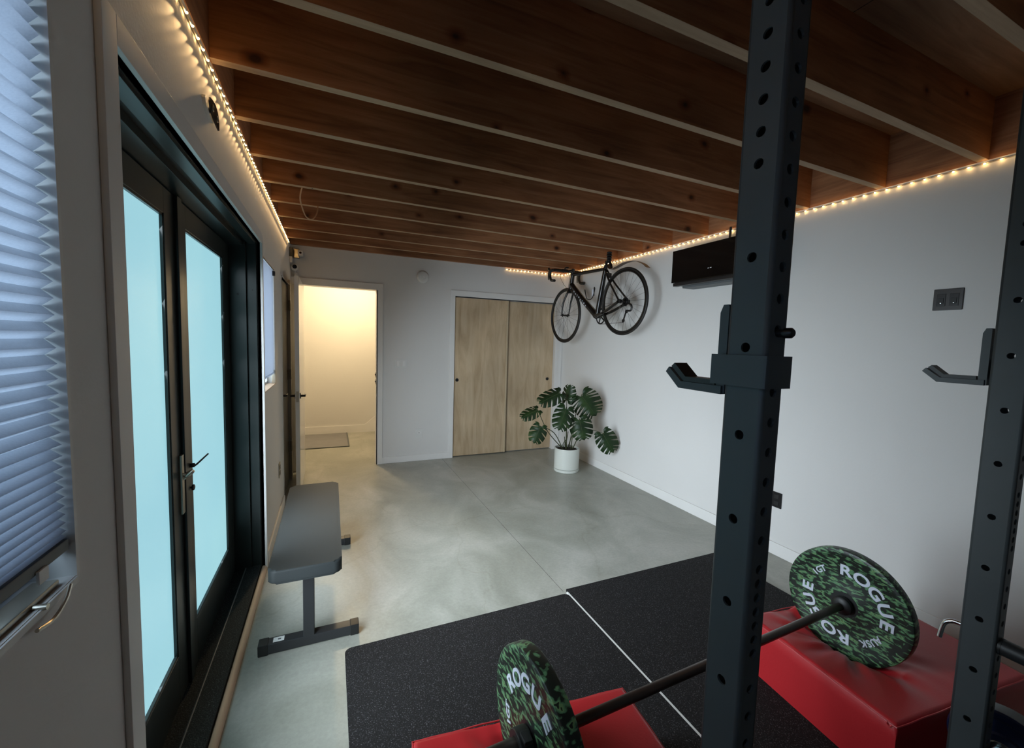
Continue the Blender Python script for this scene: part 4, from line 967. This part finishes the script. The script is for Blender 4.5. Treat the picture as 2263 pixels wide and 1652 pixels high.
# lettering down the down tube (illegible pale marks in the photograph)
dd = (BBp - HB).normalized(); nn = dd.cross(V(1, 0, 0)).normalized()
ln = (BBp - HB).length
for k in range(8):
    p = HB + dd * (ln * (.20 + .065 * k)) + V(-.0345, 0, 0)
    for j, (o1, o2) in enumerate(((-.010, -.006), (-.004, .003), (.006, .011))):
        if (k + j) % 3 == 0: continue
        b = BM(); q = [p + dd * .004 + nn * o1, p + dd * .022 + nn * o1, p + dd * .022 + nn * o2, p + dd * .004 + nn * o2]; prism(b, q, (-.0012, 0, 0)); link('decal_mark', b, M['letter'], bk)
b = BM(); ST0 = HT + (HT - HB).normalized() * .035; ST1 = ST0 + V(0, .105, -.002)
tube(b, [HT, ST0 + V(0, 0, .012)], .017, 12); tube(b, [ST0, ST1], .015, 12); link('stem', b, M['carbon'], bk)
hb = ST1
b = BM(); tube(b, [hb + V(-.20, 0, 0), hb + V(.185, 0, 0)], .017, 12)
for s, w_ in ((-1, .20), (1, .185)):
    tube(b, spline([hb + V(s * w_, 0, 0), hb + V(s * (w_ + .012), .035, -.002), hb + V(s * (w_ + .014), .078, -.018), hb + V(s * (w_ + .014), .080, -.072), hb + V(s * (w_ + .014), .045, -.118), hb + V(s * (w_ + .014), -.035, -.132)], 6), .0165, 10)
link('handlebar', b, M['rubberblk'], bk)
for s, w_ in ((-1, .215), (1, .20)):
    b = BM(); tube(b, spline([hb + V(s * w_, .060, -.004), hb + V(s * w_, .10, .012), hb + V(s * w_, .118, .030)], 4), [.016] * 9, 10)
    tube(b, spline([hb + V(s * w_, .105, .002), hb + V(s * w_, .128, -.035), hb + V(s * w_, .118, -.105)], 5), [.006] * 11, 8); link('brake_lever', b, M['blackmetal'], bk)
b = BM(); box(b, XB - .10, XB - .02, hb.y - .01, hb.y + .05, hb.z + .012, hb.z + .020, .003); tube(b, spline([hb + V(-.06, 0, .012), hb + V(-.055, -.01, .035), hb + V(-.02, -.02, .040)], 4), .008, 8); link('computer_mount', b, M['blkplastic'], bk)
for k in (-1, 1):
    b = BM(); tube(b, spline([hb + V(k * .05, .03, -.01), hb + V(k * .07, .09, -.05), HT + V(k * .02, .12, -.16), HT + V(k * .006, .03, -.20)], 6), .0025, 6); link('brake_cable', b, M['blkplastic'], bk)
b = BM(); box(b, CR.x - .025, CR.x + .025, CR.y + .01, CR.y + .03, CR.z - .05, CR.z + .01, .004); link('front_brake', b, M['blackmetal'], bk)
b = BM(); box(b, XB - .025, XB + .025, 3.600, 3.625, 2.150, 2.20, .004); link('rear_brake', b, M['blackmetal'], bk)
# seatpost, hanging clamp is separate
SP = SC + (SC - BBp).normalized() * .075
b = BM(); tube(b, [SC, SP], .0145, 12); link('seatpost', b, M['carbon'], bk)
b = BM(); lathe(b, BBp + V(.044, 0, 0), (1, 0, 0), [(.072, 0), (.085, 0), (.088, .003), (.085, .006), (.072, .006)], 40, caps=False)
for k in range(5):
    a = 2 * math.pi * k / 5; q = BBp + V(.047, math.cos(a) * .075, math.sin(a) * .075); tube(b, [BBp + V(.047, 0, 0), q], .007, 6)
link('chainring', b, M['blackmetal'], bk)
cd = V(0, -.150, .070).normalized() * .17
b = BM(); tube(b, [BBp + V(-.045, 0, 0), BBp + V(-.058, 0, 0) - V(0, .168, -.020)], [.013, .009], 10); link('crank_arm', b, M['carbon'], bk)
b = BM(); tube(b, [BBp + V(.055, 0, 0), BBp + V(.066, .145, .080)], [.013, .009], 10); ca = link('crank_arm', b, M['carbon'], bk)
b = BM(); box(b, XB + .075, XB + .13, 3.91, 3.97, 1.835, 1.850, .004); link('pedal', b, M['blackmetal'], bk)
b = BM(); lathe(b, RW + V(.020, 0, 0), AX, [(.028, 0), (.045, .001), (.045, .004), (.038, .008), (.034, .016), (.028, .024), (.018, .026)], 28, caps=False); link('cassette', b, M['blackmetal'], bk)
DJ = RW + V(.050, .012, -.045); DL = P(3.405, 1.700, .045)
b = BM(); tube(b, spline([RW + V(.052, 0, -.01), RW + V(.062, -.045, -.035), RW + V(.062, -.040, -.085), DJ + V(.004, .01, -.04)], 5), .010, 8)
tube(b, [DJ + V(0, .0, -.04), DL], .008, 8); lathe(b, DL, (1, 0, 0), [(.018, -.004), (.018, .004), (0, .004)], 14); lathe(b, DJ + V(0, 0, -.05), (1, 0, 0), [(.018, -.004), (.018, .004), (0, .004)], 14); link('rear_derailleur', b, M['blackmetal'], bk)
b = BM(); tube(b, [BBp + V(.048, 0, -.085), DL + V(0, 0, -.016)], .0028, 6); tube(b, [BBp + V(.048, 0, .085), RW + V(.04, 0, .04)], .0028, 6); link('chain', b, M['spoke'], bk)
b = BM()
c0 = P(4.035, 2.048); c1_ = P(3.825, 2.048)
tube(b, spline([P(4.02, 1.985), P(4.035, 2.055, -.012), P(4.005, 2.060, -.03), P(3.965, 1.965, -.03), P(3.885, 1.950, -.03), P(3.835, 1.985, -.035), P(3.815, 2.055, -.03), P(3.845, 2.075, -.02), P(3.87, 1.99, .0)], 5), .0045, 8)
link('bottle_cage', b, M['blackmetal'], bk)
b = BM(); box(b, XB - .036, XB - .028, 3.838, 3.862, 1.975, 2.055, .004); link('cage_reflector', b, M['letter'], bk)
b = BM(); pts = spline([P(3.655, 2.300), P(3.620, 2.262), P(3.575, 2.232), P(3.49, 2.238), P(3.36, 2.262), P(3.22, 2.258), P(3.10, 2.215), P(3.03, 2.168)], 5)
for i in range(len(pts) - 1):
    p, q = pts[i], pts[i + 1]; up = (q - p).cross(V(1, 0, 0)).normalized() * .003; w = .024
    vs = [b.verts.new(c) for c in (p - V(w, 0, 0), q - V(w, 0, 0), q + V(w, 0, 0), p + V(w, 0, 0), p - V(w, 0, 0) + up, q - V(w, 0, 0) + up, q + V(w, 0, 0) + up, p + V(w, 0, 0) + up)]
    for f in ((0, 1, 2, 3), (7, 6, 5, 4), (0, 4, 5, 1), (2, 6, 7, 3)): b.faces.new([vs[k] for k in f])
bmesh.ops.remove_doubles(b, verts=b.verts, dist=1e-5); link('rear_mudguard', b, M['fender'], bk)
# ceiling hanger gripping the seatpost
t = thing('bicycle_hanger', (XB, 3.625, H), 'knobbly black ceiling hanger gripping the bicycle seatpost', 'hanger')
b = BM(); lathe(b, V(XB, 3.625, H + .03), (0, 0, -1), [(0, 0), (.020, 0), (.028, .008), (.021, .020), (.032, .035), (.022, .046), (.029, .060), (.020, .072), (.026, .085), (.018, .10), (0, .10)], 14); link('hanger_body', b, M['blackmetal'], t)
b = BM(); tube(b, spline([V(XB - .012, 3.625, H - .065), V(XB - .024, 3.640, H - .10), V(XB - .020, 3.665, H - .125)], 4), .012, 8); tube(b, spline([V(XB, 3.620, H - .065), V(XB + .004, 3.60, H - .10), V(XB, 3.575, H - .135)], 4), .014, 8); link('grip_arm', b, M['blackmetal'], t)
